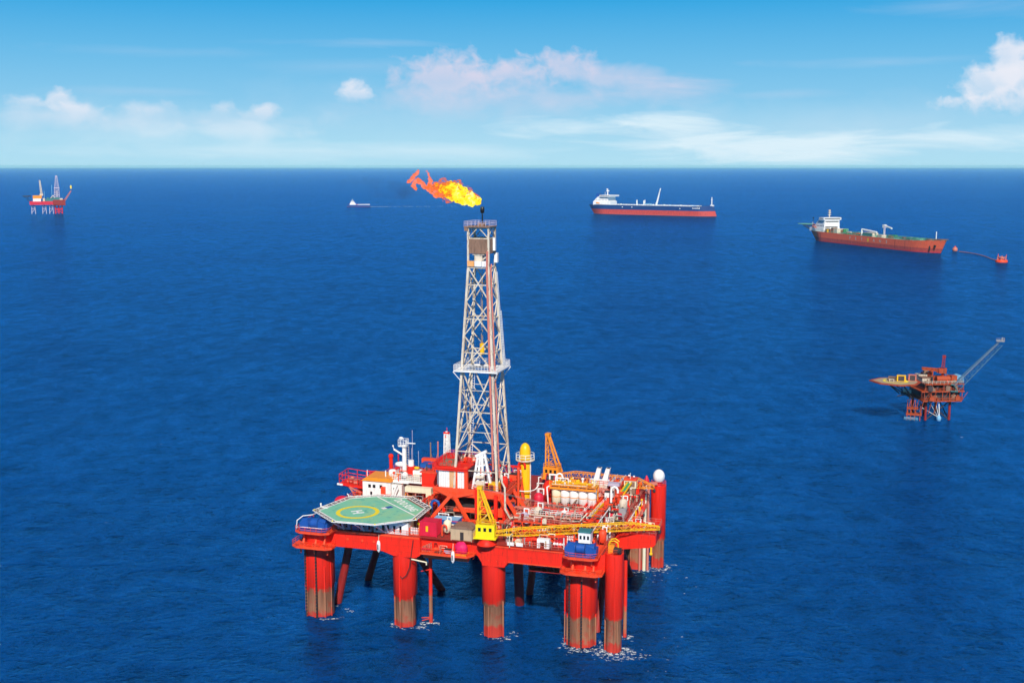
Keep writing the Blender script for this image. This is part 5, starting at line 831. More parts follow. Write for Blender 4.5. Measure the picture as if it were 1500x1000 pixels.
GEAR = [
 ('pump_skid', 'redor', 46.2, 2.4, 0, 1.1, 'orange red pump at the front edge beside the yellow crane cab'),
 ('drum_tank', 'red', 49.2, 2.8, 0, 1., 'red horizontal tank behind the white barrier boards'),
 ('equipment_crate', 'wrust', 44.4, 4.9, 0, 1., 'rusty white crate under the inner end of the yellow boom'),
 ('valve_manifold', 'crim', 56, 2.8, 0, 1.1, 'crimson valve manifold right of the white arched locker'),
 ('bottle_rack', 'redor', 57.4, 5.2, 0, 1.1, 'gas bottle rack between white arched locker and blue winch cabin'),
 ('cable_reel', 'redor', 60, 8.4, 0, 1.2, 'orange red cable reel behind the blue winch with the cabin'),
 ('pressure_vessel', 'redor', 64.6, 6.2, 0, 1.1, 'orange red upright vessel behind the orange mooring winch'),
 ('equipment_crate', 'white', 63.9, 9.6, 0, 1.2, 'tilted looking white crate left of the red side cantilever'),
 ('gooseneck_vent', 'white', 65.1, 11.6, 0, 1.4, 'white gooseneck vent at the left end of the side cantilever'),
 ('pressure_vessel', 'lilac', 45.4, 11.6, 0, 1.35, 'pale lilac bulb shaped vessel behind the yellow boom'),
 ('pressure_vessel', 'wrust', 47.4, 16.2, 0, 1.4, 'pale rusty upright vessel with white loop pipe near the yellow tower foot'),
 ('drum_tank', 'reddk', 50.4, 18.4, 0, 1.1, 'dark red horizontal tank under the white railed gallery'),
 ('pump_skid', 'ora', 53.4, 12, 0, 1.3, 'orange pump in the middle of the pipework'),
 ('equipment_crate', 'yel', 54.6, 15.6, 0, 1.3, 'yellow machine box left of the red chutes'),
 ('equipment_crate', 'white', 56.1, 12.6, 0, 1.1, 'white box at the foot of the red chutes'),
 ('pressure_vessel', 'white', 53.2, 17.8, 0, 1.1, 'white upright vessel beside the yellow machine box'),
 ('valve_manifold', 'white', 51, 9.2, 0, 1.2, 'white pipe manifold behind the middle of the yellow boom'),
 ('valve_manifold', 'redor', 48, 8.6, 0, 1.2, 'orange red manifold left of the white manifold'),
 ('pump_skid', 'crim', 42.6, 9.4, 0, 1.5, 'crimson pump with round casing right of the yellow crane'),
 ('equipment_crate', 'grey', 61.4, 13.2, 0, 1.2, 'grey crate right of the foot of the red chutes'),
 ('pump_skid', 'white', 63, 17.2, 0, 1.1, 'white pump on the right deck edge'),
 ('bottle_rack', 'lilac', 62.4, 20.8, 0, 1.2, 'lilac framed bottle rack on the right deck edge'),
 ('drum_tank', 'crim', 63.4, 25, 0, 1.1, 'crimson horizontal tank right of the yellow stair panel'),
 ('pressure_vessel', 'wrust', 64.6, 29.8, 0, 1.2, 'rusty white round vessel at the right deck edge before the gangplank'),
 ('pump_skid', 'yel', 64.2, 21.6, 0, .8, 'small yellow pump at the right deck edge'),
 ('valve_manifold', 'redor', 64, 34.2, 0, 1.2, 'orange red manifold in front of the gangplank'),
 ('drum_tank', 'redor', 46.6, 24.4, 0, 1.2, 'orange red tank before the left end of the white tank row'),
 ('pressure_vessel', 'crim', 44.8, 26.4, 0, 1.5, 'crimson round headed vessel between yellow tower and white tanks'),
 ('pressure_vessel', 'red', 45.8, 33, 0, 2., 'large red vessel between yellow tower and orange crane'),
 ('equipment_crate', 'red', 47.6, 42, 1.6, 1.3, 'red box at the foot of the orange crane'),
 ('cable_reel', 'crim', 44.6, 39, 3.4, 1.4, 'crimson reel left of the orange crane foot'),
 ('gooseneck_vent', 'white', 46.6, 37, 3.2, 1.4, 'white gooseneck vent before the orange crane'),
 ('equipment_crate', 'ora', 52.6, 40, 1.8, 1.5, 'orange box under the orange boom'),
 ('equipment_crate', 'white', 60.6, 32.6, 3.0, 1.1, 'white box above the right end of the tank row'),
 ('gooseneck_vent', 'white', 61.6, 30, 2.4, 1.6, 'white gooseneck vent right of the tank row'),
 ('valve_manifold', 'salmon', 26.6, -.7, -2.65, .9, 'salmon manifold at the left end of the service platform'),
 ('pump_skid', 'redor', 29.2, -.9, -2.65, 1., 'orange red pump on the service platform'),
 ('equipment_crate', 'lilac', 31.6, -1.2, -2.65, .8, 'lilac crate on the service platform beside the magenta cover'),
 ('gooseneck_vent', 'redor', 29.2, 1.8, 0, 1.1, 'orange red gooseneck vent right of the crimson container'),
 ('pressure_vessel', 'cream', 29.9, 3.4, 0, 1.1, 'cream topped vessel between crimson container and blue container'),
 ('bottle_rack', 'redor', 22.9, 1.4, 0, 1.1, 'bottle rack left of the crimson container'),
 ('valve_manifold', 'ora', 19.4, -.4 + 1.4, 0, .01, ''),
 ('pump_skid', 'redor', 23.4, 9.4, 0, 1.3, 'orange red pump behind the yellow tarpaulin heap'),
 ('gooseneck_vent', 'blue', 22.6, 13, 0, 1.9, 'blue gooseneck pipe leaning at the foot of the X brace'),
 ('equipment_crate', 'white', 30, 10.6, 1.4, .9, 'small white box behind the blue container'),
 ('drum_tank', 'crim', 37.6, 8.4, 0, 1.2, 'crimson horizontal tank behind the yellow crane gantry'),
 ('equipment_crate', 'blue', 40.6, 16.4, 3.2, 1.1, 'dark blue box under the drill floor right side'),
 ('pump_skid', 'red', 36.4, 4.6, 0, 1.4, 'red pump behind the tan hut'),
 ('cable_reel', 'ora', 12.4, 25.2, 0, 1.2, 'orange reel between white cabin and cream duct'),
 ('pump_skid', 'crim', 35.2, 16.6, 7.62, 1.2, 'crimson winch motor on the drill floor behind the white frame'),
 ('pressure_vessel', 'red', 39.6, 15.4, 7.62, 1.1, 'red upright vessel on the right edge of the drill floor'),
 ('gooseneck_vent', 'red', 39.6, 27.2, 7.62, 1.6, 'red gooseneck vent at the back right of the drill floor'),
 ('equipment_crate', 'redor', 39.5, 24.6, 7.62, 1.3, 'orange red box on the drill floor under the tower right leg'),
]
for kind, m, x, y, dz, s, lab in GEAR:
    if not lab: continue
    fn, cat = KIND[kind]; t = thing(kind, lab, cat, (x, y, ZD + dz)); fn(t, x, y, ZD + dz, m, s)
build('plinth', MB().box(44, 49, 40.4, 46.8, ZD, ZD + 1.6), 'red', rig)
build('upper_deck', MB().box(43.4, 53.8, 36, 40.2, ZD + 1.4, ZD + 1.75).box(43.8, 44.2, 36.2, 36.6, ZD, ZD + 1.4).box(53.2, 53.6, 36.2, 36.6, ZD, ZD + 1.4).box(43.9, 45.4, 38.2, 39.8, ZD + 1.75, ZD + 3.4).box(46, 47.2, 36.4, 37.6, ZD + 1.75, ZD + 3.2), 'red', rig)
build('upper_deck', MB().box(59.9, 62.2, 29.4, 33.4, ZD + 2.1, ZD + 2.4).box(60, 60.3, 29.5, 29.8, ZD, ZD + 2.1).box(61.8, 62.1, 29.5, 29.8, ZD, ZD + 2.1).box(60.0, 61.2, 32, 33.2, ZD + 2.4, ZD + 3), 'redor', rig)
build('equipment_deck', MB().box(29.2, 31, 10, 11.3, ZD, ZD + 1.4).box(39.8, 41.6, 15.6, 17, ZD, ZD + 3.2), 'reddk', rig)
# small fixed fittings scattered between the gear: brackets, cable trays, hatches, stub pipes
pr = random.Random(77)
FM = ['redor', 'red', 'white', 'salmon', 'wrust', 'dark', 'brown', 'grey', 'reddk', 'cream', 'yel']; rest = MB(); n_fit = [0]
def fitting(mb, x, y, z, mi, k=1.):
    q = pr.random()
    if q < .34: w, d, h = pr.uniform(.25, .8) * k, pr.uniform(.25, .7) * k, pr.uniform(.4, 1.6) * k; mb.box(x - w, x + w, y - d, y + d, z, z + h, mi).box(x - w * .6, x + w * .6, y - d * .6, y + d * .6, z + h, z + h + .2, mi)
    elif q < .72: h = pr.uniform(.6, 2.6) * k; dx, dy = (pr.uniform(-2.6, 2.6), 0) if pr.random() < .6 else (0, pr.uniform(-2.6, 2.6)); mb.path([(x, y, z), (x, y, z + h), (x + dx, y + dy, z + h), (x + dx, y + dy, z)], pr.uniform(.07, .16), 5, mi)
    elif q < .86: h = pr.uniform(.8, 2.6) * k; mb.tube((x, y, z), (x, y, z + h), pr.uniform(.1, .36), 8, mi=mi).ball((x, y, z + h), pr.uniform(.18, .4), n=7, k=5, mi=mi)
    else:
        w = pr.uniform(.8, 2.2); h = pr.uniform(1.2, 3.2) * k
        for a in (0, w): mb.box(x + a - .06, x + a + .06, y - .06, y + .06, z, z + h, mi)
        for b in (.5, 1): mb.box(x, x + w, y - .05, y + .05, z + h * b - .06, z + h * b + .06, mi)
def scatter(n, x0, x1, y0, y1, z, k=1., mats=None):
    for _ in range(n):
        x, y = pr.uniform(x0, x1), pr.uniform(y0, y1); mi = FM.index(pr.choice(mats or ['redor', 'red', 'white', 'salmon', 'wrust', 'dark', 'brown', 'grey', 'redor', 'reddk', 'cream', 'red']))
        n_fit[0] += 1
        if n_fit[0] <= 90: b_ = MB(); fitting(b_, x, y, z, 0, k * 1.15); build('deck_fitting', b_, FM[mi], rig)
        else: fitting(rest, x, y, z, mi, k)
scatter(50, 43, 59, 6, 21, ZD); scatter(24, 60, 65.4, 12, 44, ZD); scatter(16, 25, 37, 4.5, 11, ZD)
scatter(110, 42, 60, 5, 22, ZD); scatter(56, 60, 65.4, 10, 46, ZD); scatter(30, 44, 57.4, .8, 6, ZD); scatter(44, 43, 60, 32, 41, ZD, 1.6); scatter(10, 26, 36, -2, .8, 18.95, .7); scatter(18, 12, 22, 19, 24, ZD, 1.3); scatter(44, 22, 40, 3, 13, ZD, 1.1)
scatter(20, 31.6, 40, 14.6, 27, ZF, .9); scatter(14, 23, 31, 15, 26, W1 + .35, .6, ['red', 'redor', 'brown', 'salmon', 'wrust']); scatter(24, 7.2, 15.8, 25.8, 32.6, 26.6, .7, ['white', 'white', 'wrust', 'redor', 'lilac' if 'lilac' in FM else 'grey', 'red']); scatter(12, 44, 58, 7.5, 8.7, ZD + 3.26, .6); scatter(12, 46, 58, 14.6, 15.8, ZD + 2.76, .6); scatter(12, 45, 57, 21.6, 22.8, ZD + 2.36, .5); scatter(26, 66.2, 67.5, 16, 46, 19.4, .8, ['white', 'red', 'salmon', 'redor', 'cream', 'yel'])
scatter(14, 67, 74.4, 14.2, 22.4, 22.2, .5, ['white', 'salmon', 'red', 'cream']); scatter(10, 16, 21.2, 24.6, 31.2, 29.65, .7, ['red', 'redor', 'brown', 'blue' if 'blue' in FM else 'dark']); scatter(12, -2.8, .3, 8, 30, ZD, .8); scatter(10, 59, 66, 46.6, 52, ZD + 1.6, .6)
for p, q, w in [((42.4, 12.6, 23), (58, 12.6, 23), 1.5), ((43, 20.4, 23.4), (58, 20.4, 23.4), 1.6), ((41.6, 17, 24.6), (48, 17, 24.6), 1.2), ((21.6, 15, 25), (21.6, 27, 25), 2.4), ((59.6, 12, 23), (62.4, 44, 23), 1.5), ((42, 8.6, 23), (42, 28, 23), 2), ((44, 33.6, 25.4), (60, 33.6, 25.4), 1.6), ((31.4, 27.4, 31), (40, 27.4, 31), 1.8), ((24, 9.6, 22.8), (38, 9.6, 22.8), 1.1), ((45.4, 4, 22.8), (57, 4, 22.8), 1.2)]:
    build('truss', MB().lattice(p, q, .9, .9, w, w, max(4, int((Vector(q) - Vector(p)).length / 1.5)), .1, .07), pr.choice(['red', 'redor', 'redor', 'salmon']), rig)
build('small_fittings', rest, FM, rig)['kind'] = 'stuff'
# ------------------------------------------------------------------ foam round the legs
fo = MB(); fr = random.Random(9)
def foam_pad(x, y, r, h):
    r *= 1.9
    n = 8; ph = fr.uniform(0, 6); el = fr.uniform(.2, .6); a0 = fr.uniform(-.5, .5)
    pts = []
    for i in range(n):
        a = 2 * math.pi * i / n; k = r * fr.uniform(.6, 1.2); dx, dy = k * math.cos(a), k * el * math.sin(a); pts.append((x + dx * math.cos(a0) - dy * math.sin(a0), y + dx * math.sin(a0) + dy * math.cos(a0)))
    p3 = [RO + Matrix.Rotation(RA, 3, 'Z') @ Vector((u, v, 0)) for u, v in pts]; cc = sum(p3, Vector()) / n
    fo.add([(p.x, p.y, .03) for p in p3] + [(cc.x, cc.y, h)], [(i, (i + 1) % n, n) for i in range(n)], True)
for x, y, r, n, sp in [(61.2, 3.7, 3.6, 60, 1.3), (68.3, 1.6, 2.1, 90, 1.6), (69, 57.2, 2.1, 40, 1.6), (63.4, 55.4, 3., 26, 1.3), (41.6, 2.75, 2.7, 16, .9), (20.9, 2.75, 2.7, 18, .9), (.2, 3.6, 3.5, 16, .9), (69.2, 9.2, .5, 10, 1.2), (25.2, 4.9, .5, 10, .8), (24, 4.4, .6, 8, .8)]:
    for k in range(n):
        a = fr.uniform(-2.9, .6) if fr.random() < .8 else fr.uniform(0, 6.3); d = r + abs(fr.gauss(0, sp)); X_, Y_ = x + d * math.cos(a), y + d * math.sin(a)
        for q in range(4): foam_pad(X_ + fr.gauss(0, .35), Y_ + fr.gauss(0, .2), fr.choice([.06, .09, .13, .2, .32]), fr.uniform(.03, .12))
for k in range(46): t = fr.random(); foam_pad(66 + t * 10 + fr.gauss(0, .7), -3.6 + 4.5 * t * t + fr.gauss(0, .5), fr.uniform(.06, .26), .06)
for k in range(40): foam_pad(fr.uniform(62, 82), fr.uniform(-14, 14), fr.uniform(.05, .2), .05)
for k in range(30): foam_pad(70 + fr.gauss(0, 4), 50 + fr.gauss(0, 5), fr.uniform(.06, .25), .06)
structure('foam', fo, 'foam', 'stuff')
# ================================================================== production platform on the right
RP = (Vector((170.41, 471.12, 0)), R(-19.886))
pf = thing('production_platform', 'orange multi deck platform on dark legs standing at the right', 'platform', (0, 0, 0), RP)
OR2 = 'platform_orange'; M[OR2] = paint('platform_orange_paint', (.44, .065, .016), .65, 1., (.04, .02, .016), 1.); M['plat_dk'] = paint('platform_dark_steel', (.06, .045, .05), .7, .5)
for x, y in [(-2, -4), (8, -4), (8, 9), (-2, 9), (3, 9)]: build('leg', MB().tube((x, y, -2), (x, y, 8.2), .5, 10), 'reddk', pf)
for p, q in [((-2, -4, 0), (8, -4, 8)), ((8, -4, 0), (-2, -4, 8)), ((8, -4, 0), (8, 9, 8)), ((-2, 9, 0), (-2, -4, 8))]: build('brace', MB().tube(p, q, .22, 6), 'plat_dk', pf)
build('lower_deck', MB().box(-4.6, 11.6, -7, 11, 8.2, 8.7), OR2, pf); build('middle_deck', MB().box(-5.6, 12.4, -7.4, 11, 12.2, 12.7), OR2, pf); build('top_deck', MB().box(-4, 12.2, -7.2, 11, 15.2, 15.6), OR2, pf)
pr = random.Random(31)
for k in range(58):
    z = pr.choice([8.7, 12.7, 15.6]); x = pr.uniform(-4, 10.5); y = pr.uniform(-7.6, -3.6) if z < 15 else pr.uniform(-6.5, 8); w, h = pr.uniform(.4, 2.2), pr.uniform(.6, 3.2 if z != 12.7 else 2.4)
    build('module', MB().box(x - w / 2, x + w / 2, y - .7, y + .7, z, z + h).tube((x, y, z + h), (x, y, z + h + .6), .25, 8), pr.choice([OR2, OR2, 'redor', 'brown', 'plat_dk', OR2, 'plat_dk', 'brown', 'reddk', 'wrust' if k % 3 == 0 else OR2]), pf)
for z, m in ((8.7, OR2), (12.7, OR2), (15.6, 'wrust')): build('railing', MB().rail([(-4.4, 10, z), (-4.4, -7, z), (12, -7, z), (12, 10, z)], 1.1, False, 1.6, .12), m, pf)
fr2 = MB()
for x in (-4.2, -1.4, 3.4, 6.4, 11.6): fr2.bar((x, -6.9, 8.7), (x, -6.9, 12.2), .26); fr2.bar((x + .4, -6.9, 12.7), (x + .4, -6.9, 15.2), .22); fr2.bar((x, -6.9, 8.7), (x + 2.4, -6.9, 12.2), .14)
for x in (-5.4, -2, .4): fr2.bar((x, -7.2, 12.2), (x + 1.4, -5, 5.4), .2); fr2.bar((x + 1, -6.8, 8.2), (x + .2, -6, 3), .2)
build('frame', fr2, OR2, pf); build('inner_block', MB().box(-3.4, 11.4, -5.4, 9, 8.7, 12.2).box(-3, 11, -3, 9, 12.7, 15.2), 'plat_dk', pf)
build('red_tank', MB().tube((1.4, -4.6, 17.2), (7, -4.6, 17.2), 1.3, 16).box(7.4, 9.8, -5.6, -3, 15.6, 18.6).box(1, 7, -2.8, 2, 15.6, 17.6), OR2, pf); build('pale_shed', MB().box(10, 13.2, -4.6, -1, 15.6, 18).xz([(9.8, 18), (13.4, 18), (11.6, 18.7)], -4.8, -.8), 'sky', pf)
build('hut', MB().box(-3.6, -.6, -3, 1, 15.6, 17.2).box(-3, .6, 2, 6, 15.6, 17.8), 'wrust', pf); build('hut_roof', MB().box(-3.8, -.4, -3.2, 1.2, 17.2, 17.5), 'brown', pf)
hdk = MB(); OC = [(-21.4, -15), (-17.6, -8), (-10, -4.6), (-3.4, -6.4), (-1.6, -13), (-3, -19), (-9, -23.4), (-17, -21)]
hx = build('helideck', MB().prism(OC, 16.6, 17), OR2, pf); sh2 = [(-10.6 + (x + 10.6) * .88, -13.8 + (y + 13.8) * .88) for x, y in OC]
build('landing_surface', MB().prism(sh2, 17, 17.05), paint('tan_landing_surface', (.42, .33, .22), .7, .6), hx); rg = MB()
for i in range(40):
    a0, a1 = 2 * math.pi * i / 40, 2 * math.pi * (i + 1) / 40; rg.add([(-11.2 + r * math.cos(a), -14 + r * math.sin(a), 17.07) for r, a in ((4, a0), (5, a0), (5, a1), (4, a1))], [(0, 1, 2, 3)])
build('landing_circle', rg, 'lemon', hx)
hs = MB()
for p, q in [((-14, -18, 16.6), (-5, -6, 9)), ((-14, -10, 16.6), (-5, -4, 9)), ((-8, -20, 16.6), (-4.6, -7, 9)), ((-10, -18, 11.8), (-4.6, -7, 11)), ((-14, -18, 16.6), (-9.6, -13, 12)), ((-8.6, -12, 16.6), (-8.6, -12, 11.4)), ((-5.6, -8, 16.6), (-5.6, -8, 8.4)), ((-9, -12, 11.8), (-4.6, -6, 11.2))]: hs.bar(p, q, .38)
hs.box(-17, -4, -14.4, -14, 16, 16.6).box(-8.4, -5, -10, -6, 11.2, 11.5); build('support_truss', hs, 'plat_dk', hx); build('hanging_stores', MB().box(-8.2, -6.4, -9.4, -8, 11.5, 13.4).box(-6.2, -5, -9, -7, 11.5, 12.8), 'wrust', pf)
lp = build('boat_landing', MB().box(-6.6, -.6, -9, -5.2, 2.4, 3).box(-6.4, -2, -8.8, -5.4, 4.8, 5.2).box(-6, -3, -8, -6, .6, 1), OR2, pf); lf = MB()
for x in (-6.2, -4.8, -3.2, -1.2): lf.bar((x, -8.8, .2), (x, -8.6, 6.4), .26); lf.bar((x, -5.6, .2), (x, -5.4, 8.2), .26); lf.bar((x, -8.8, 2.6), (x + 1.2, -5.4, 8), .2)
build('landing_frame', lf, OR2, lp); build('grille', MB().rail([(-7.2, -9.4, .4), (-2, -9.4, .4)], 1.2, False, .5, .12), 'sky', lp)
build('deluge_boom', MB().bar((4.4, -5, 8.2), (6.1, -5, 1.6), .16).bar((5.8, -5, 8.2), (6.3, -5, 1.6), .3).bar((-1, -5.6, 5.4), (5.8, -5, 1.6), .14).bar((2, -5, 8), (5.6, -5, 1.8), .1), 'white', pf); build('boom_float', MB().ball((6.1, -5, 1), 1.05, (.9, .9, 1.3)), 'sky', pf)
for o in list(pf.children):
    if o.name.split('.')[0] in ('lower_deck', 'middle_deck', 'top_deck', 'module', 'railing', 'frame', 'inner_block', 'red_tank', 'pale_shed', 'hut', 'hut_roof', 'leg', 'brace'):
        o.data.transform(Matrix.Translation((3, 2, 0)) @ Matrix.Rotation(R(24), 4, 'Z') @ Matrix.Translation((-3, -2, 0)))
M['boom_steel'] = paint('boom_grey_blue', (.09, .19, .27), .6, .5)
fl_ = thing('flare_boom', 'long pale blue lattice boom rising right from the orange platform', 'flare boom', (11, -4, 13), RP); lat = MB()
A0 = [Vector((11, -5.4, 15.4)), Vector((11, -2, 15.4)), Vector((12.8, -3.7, 12.4))]; A1 = [Vector((27.2, -4.8, 34)), Vector((27.2, -3, 34)), Vector((28.4, -3.9, 32.2))]; NN = 9
for k in range(3): lat.bar(A0[k], A1[k], .19)
for i in range(NN):
    for k in range(3):
        a, b = k, (k + 1) % 3; t0, t1 = i / NN, (i + 1) / NN; lat.bar(A0[a].lerp(A1[a], t0), A0[b].lerp(A1[b], t0), .08); lat.bar(A0[b].lerp(A1[b], t0), A0[a].lerp(A1[a], t1), .08)
build('lattice', lat, 'boom_steel', fl_); build('gas_pipe', MB().tube((11.2, -4.4, 14.6), (27.2, -4, 33.4), .13, 8), 'grey', fl_); build('tip_platform', MB().box(26, 29, -5.4, -2.4, 33.8, 34.2).rail([(26, -5.4, 34.2), (29, -5.4, 34.2), (29, -2.4, 34.2)], 1, False, 1).tube((28, -4, 34.2), (28.3, -4, 35.4), .3, 8), 'grey', fl_)
build('hinge_frame', MB().bar((10, -5.6, 12.7), (12.8, -3.7, 12.4), .4).bar((10, -2, 12.7), (12.8, -3.7, 12.4), .4).bar((10, -5.4, 15.4), (11, -5.4, 15.4), .4).bar((10, -2, 15.4), (11, -2, 15.4), .4).bar((11, -5.4, 15.4), (12.8, -3.7, 12.4), .25), 'teal', fl_)
cr = thing('pedestal_crane', 'orange red crane with level boom and thin mast on the right platform', 'crane', (6.7, 0, 15.6), RP); build('pedestal', MB().tube((6.7, 0, 15.6), (6.7, 0, 19), .6, 10), 'reddk', cr); build('cab', MB().box(5.2, 8.2, -1.2, 1.2, 19, 21).tube((5, -.4, 20), (5, .4, 20), 1, 12), OR2, cr); build('boom', MB().lattice((5.4, 0, 20.2), (-1.4, -1, 20.7), 1, .8, 1, .8, 8, .14, .09).bar((5.4, 0, 20.2), (-1.4, -1, 20.7), .6), OR2, cr); build('mast', MB().lattice((6.7, 0, 21), (6.9, 0, 26), 1.2, .7, 1.2, .7, 5, .1, .06, (0, 1, 0)).box(6.3, 7.6, -.4, .4, 25.4, 26.4), 'reddk', cr); build('hook_line', MB().bar((.8, -.8, 20.2), (.8, -.8, 17), .07).box(.5, 1.1, -1, -.6, 16.4, 17), 'dark', cr)
def hbox(name, lab, x, y, w, d, h, m, group=None):
    t = thing(name, lab, 'box', (x, y, 17.1), RP); build('body', MB().box(x - w, x + w, y - d, y + d, 17.1, 17.1 + h), m, t); build('lid', MB().box(x - w - .08, x + w + .08, y - d - .08, y + d + .08, 17.1 + h, 17.25 + h), m, t); build('door', MB().box(x - w * .7, x + w * .7, y - d - .05, y - d, 17.3, 17 + h), 'plat_dk', t)
hbox('cargo_box', 'yellow cargo box in the middle of the tan landing deck', -9, -13.5, 1.7, 1.1, 2.2, 'yel'); hbox('cargo_box', 'pinkish red cargo box at the right side of the tan landing deck', -4.8, -11, 1.5, 1., 2.3, 'salmon'); hbox('cargo_box', 'low brown cargo box left of the yellow box on the landing deck', -12.4, -12.2, 1.6, 1.2, 1.2, 'brown'); hbox('cargo_box', 'small pale cargo box lowest on the left of the tan landing deck', -12.6, -15.6, .9, .7, .8, 'wrust')
# ================================================================== ships
def hull_sections(L, B, D, stern_w, t_par0, t_par1, rake, cut=.0, n=26, zs=(-1.5, .0, .33, .66, 1.0), flare=.0, sheer=0.):
    rows = []
    for i in range(n + 1):
        t = i / n
        if t < t_par0: f = stern_w + (1 - stern_w) * math.sin(t / t_par0 * math.pi / 2)
        elif t > t_par1: q = (t - t_par1) / (1 - t_par1); f = max(0.012, (1 - q ** 2.1))
        else: f = 1
        row = []
        for z in zs:
            zz = z if z < 0 else z * (D + sheer * max(0, (t - .85) / .15)); h = B / 2 * f
            if t < t_par0: h *= 1 - cut * (1 - max(0, z)) * (1 - t / t_par0)
            if t > t_par1: h *= 1 + flare * (max(0, z) - .5) * ((t - t_par1) / (1 - t_par1)) * (0 if t == 1 else 1)
            xx = L * t + rake * (max(0, z)) * max(0, (t - t_par1) / (1 - t_par1)) - cut * .05 * L * 0 + (1 - max(0, z)) * cut * .06 * L * max(0, 1 - t / max(t_par0, 1e-3)) ; row.append((xx, h, zz))
        rows.append(row)
    return rows
def hull_mesh(rows):
    mb = MB(); k = len(rows[0]); fl = [p for r in rows for p in r]
    for s in (-1, 1):
        vs = [(x, s * y, z) for x, y, z in fl]; fs = []
        for i in range(len(rows) - 1):
            for j in range(k - 1): a, b = i * k + j, (i + 1) * k + j; fs.append((a, b, b + 1, a + 1) if s < 0 else (a, a + 1, b + 1, b))
        mb.add(vs, fs, True)
    st = rows[0]; mb.add([(x, -y, z) for x, y, z in st] + [(x, y, z) for x, y, z in st], [(j, j + 1, k + j + 1, k + j) for j in range(k - 1)])
    return mb
def deck_mesh(rows, drop):
    a = [(r[-1][0], -max(0, r[-1][1] - .2), r[-1][2] - drop) for r in rows]; b = [(x, -y, z) for x, y, z in a]; n = len(a)
    return MB().add(a + b, [(i, i + 1, n + i + 1, n + i) for i in range(n - 1)])
def wbox(mb, x0, x1, y, z, n, w=.9, h=1.): # row of windows on the near side
    for i in range(n): a = x0 + (x1 - x0) * (i + .5) / n; mb.box(a - w / 2, a + w / 2, y - .12, y, z, z + h)
    return mb
# ---- dark blue tanker in ballast
TK = (Vector((175.6, 2543.0, 0)) + Matrix.Rotation(R(-33.12), 3, 'Z') @ Vector((0, 23, 0)), R(-33.12))
TK = (TK[0] - Vector((11, -6, 0)), TK[1]); tk = thing('oil_tanker', 'long dark blue tanker with red underside and white bridge just below the horizon', 'tanker', (0, 0, 0), TK)
tk.scale = (1.035, 1, 1); rows = hull_sections(283, 46, 19.8, .72, .12, .88, -7, .5, sheer=1.6, flare=.1)
build('hull', hull_mesh(rows), banded('tanker_hull', (.012, .05, .19, 1), (.62, .07, .06, 1), (.62, .09, .07, 1), 2, 10.4, .5, .2), tk); build('deck', deck_mesh(rows, .9), 'sky', tk)
build('bulwark_rail', MB().rail([(20, -22.6, 19.8), (255, -22.6, 19.8)], 2.2, False, 6, .5, (1, .5)).rail([(30, -20, 19.4), (240, -20, 19.4)], 1.6, False, 9, .5), 'white', tk)
sup = build('superstructure', MB().box(12, 48, -20, 20, 19, 27).box(16, 46, -18, 18, 27, 32).box(22, 46, -17, 17, 32, 37).box(28, 52, -22, 22, 37, 40.4).xz([(12, 27), (22, 37), (28, 37), (28, 27)], -17.5, 17.5).box(46, 50, -15, 15, 19, 26), 'white', tk)
build('window', wbox(wbox(wbox(MB(), 30, 51, -22, 38.2, 7, 2.2, 1.4), 24, 45, -17, 33.6, 6, 1.5, 1.4), 18, 45, -18, 28.6, 8, 1.4, 1.4), 'glass', sup); build('lifeboat', MB().tube((20, -20.8, 24), (28, -20.8, 22.4), 1.4, 10), 'ora', tk)
build('funnel', MB().prism([(11, -5), (18, -5), (18, 5), (11, 5)], 27, 43).tube((13, 0, 43), (13, 0, 46), .9, 8), 'blue', tk); build('radar_mast', MB().tube((36, 0, 40.4), (36, 0, 53), 1.2, 8).box(34, 39, -2, 2, 48, 50).box(33.6, 36, -1.4, 1.4, 52, 54).bar((30, 0, 40), (30, 0, 47), .5), 'white', tk)
build('hose_crane', MB().tube((150, 0, 19), (150, 0, 25), 2.2, 10).tube((150, 0, 24), (160, -3, 56), 1.5, 8, 1.1).tube((151.6, 0, 24), (157, -2, 44), 1.1, 8), 'white', tk); build('kingpost', MB().tube((108, -6, 19), (108, -6, 31), 1.4, 8).tube((124, -6, 19), (124, -6, 30), 1.3, 8).tube((121.6, 4, 19), (121.6, 4, 31), .9, 8), 'white', tk); build('foremast', MB().tube((272, 0, 20), (272, 0, 39), 1.2, 8, .8).bar((272, -4, 34), (272, 4, 34), .8).box(270, 276, -3, 3, 20, 23), 'white', tk)
pr = random.Random(4)
for k in range(16): x = 62 + k * 12.4; build('deck_gear', MB().box(x - 1.5, x + 1.5, -14, -11, 19, 19 + pr.uniform(2, 4.2)).tube((x + 4, -8, 19), (x + 4, -8, 21.6), 1.2, 8), pr.choice(['white', 'sky', 'white', 'cream']), tk)
build('manifold', MB().path([(132, -18, 19), (132, -18, 23), (146, -18, 23.8), (150, -18, 20)], 1., 6), 'sky', tk); mk = MB()
for k, (dx, h) in enumerate([(0, 2.), (2.6, 1.6), (5.2, 2.), (7.4, 1.4), (9.8, 2.4), (12.4, 1.8), (14.6, 2.2)]): mk.box(240 + dx, 241.7 + dx, -23.3 + .42 * (max(0, 240 + dx - 249) / 10) ** 2, -22.9 + .42 * (max(0, 240 + dx - 249) / 10) ** 2, 15.2, 15.2 + h)
build('draught_mark', MB().box(82, 84, -23.1, -22.9, 15, 17).box(104, 106, -23.1, -22.9, 15, 17).box(212, 214, -23.1, -22.9, 14, 16), 'white', tk); build('name_mark', mk, 'white', tk)
# ---- red storage ship moored to the buoy

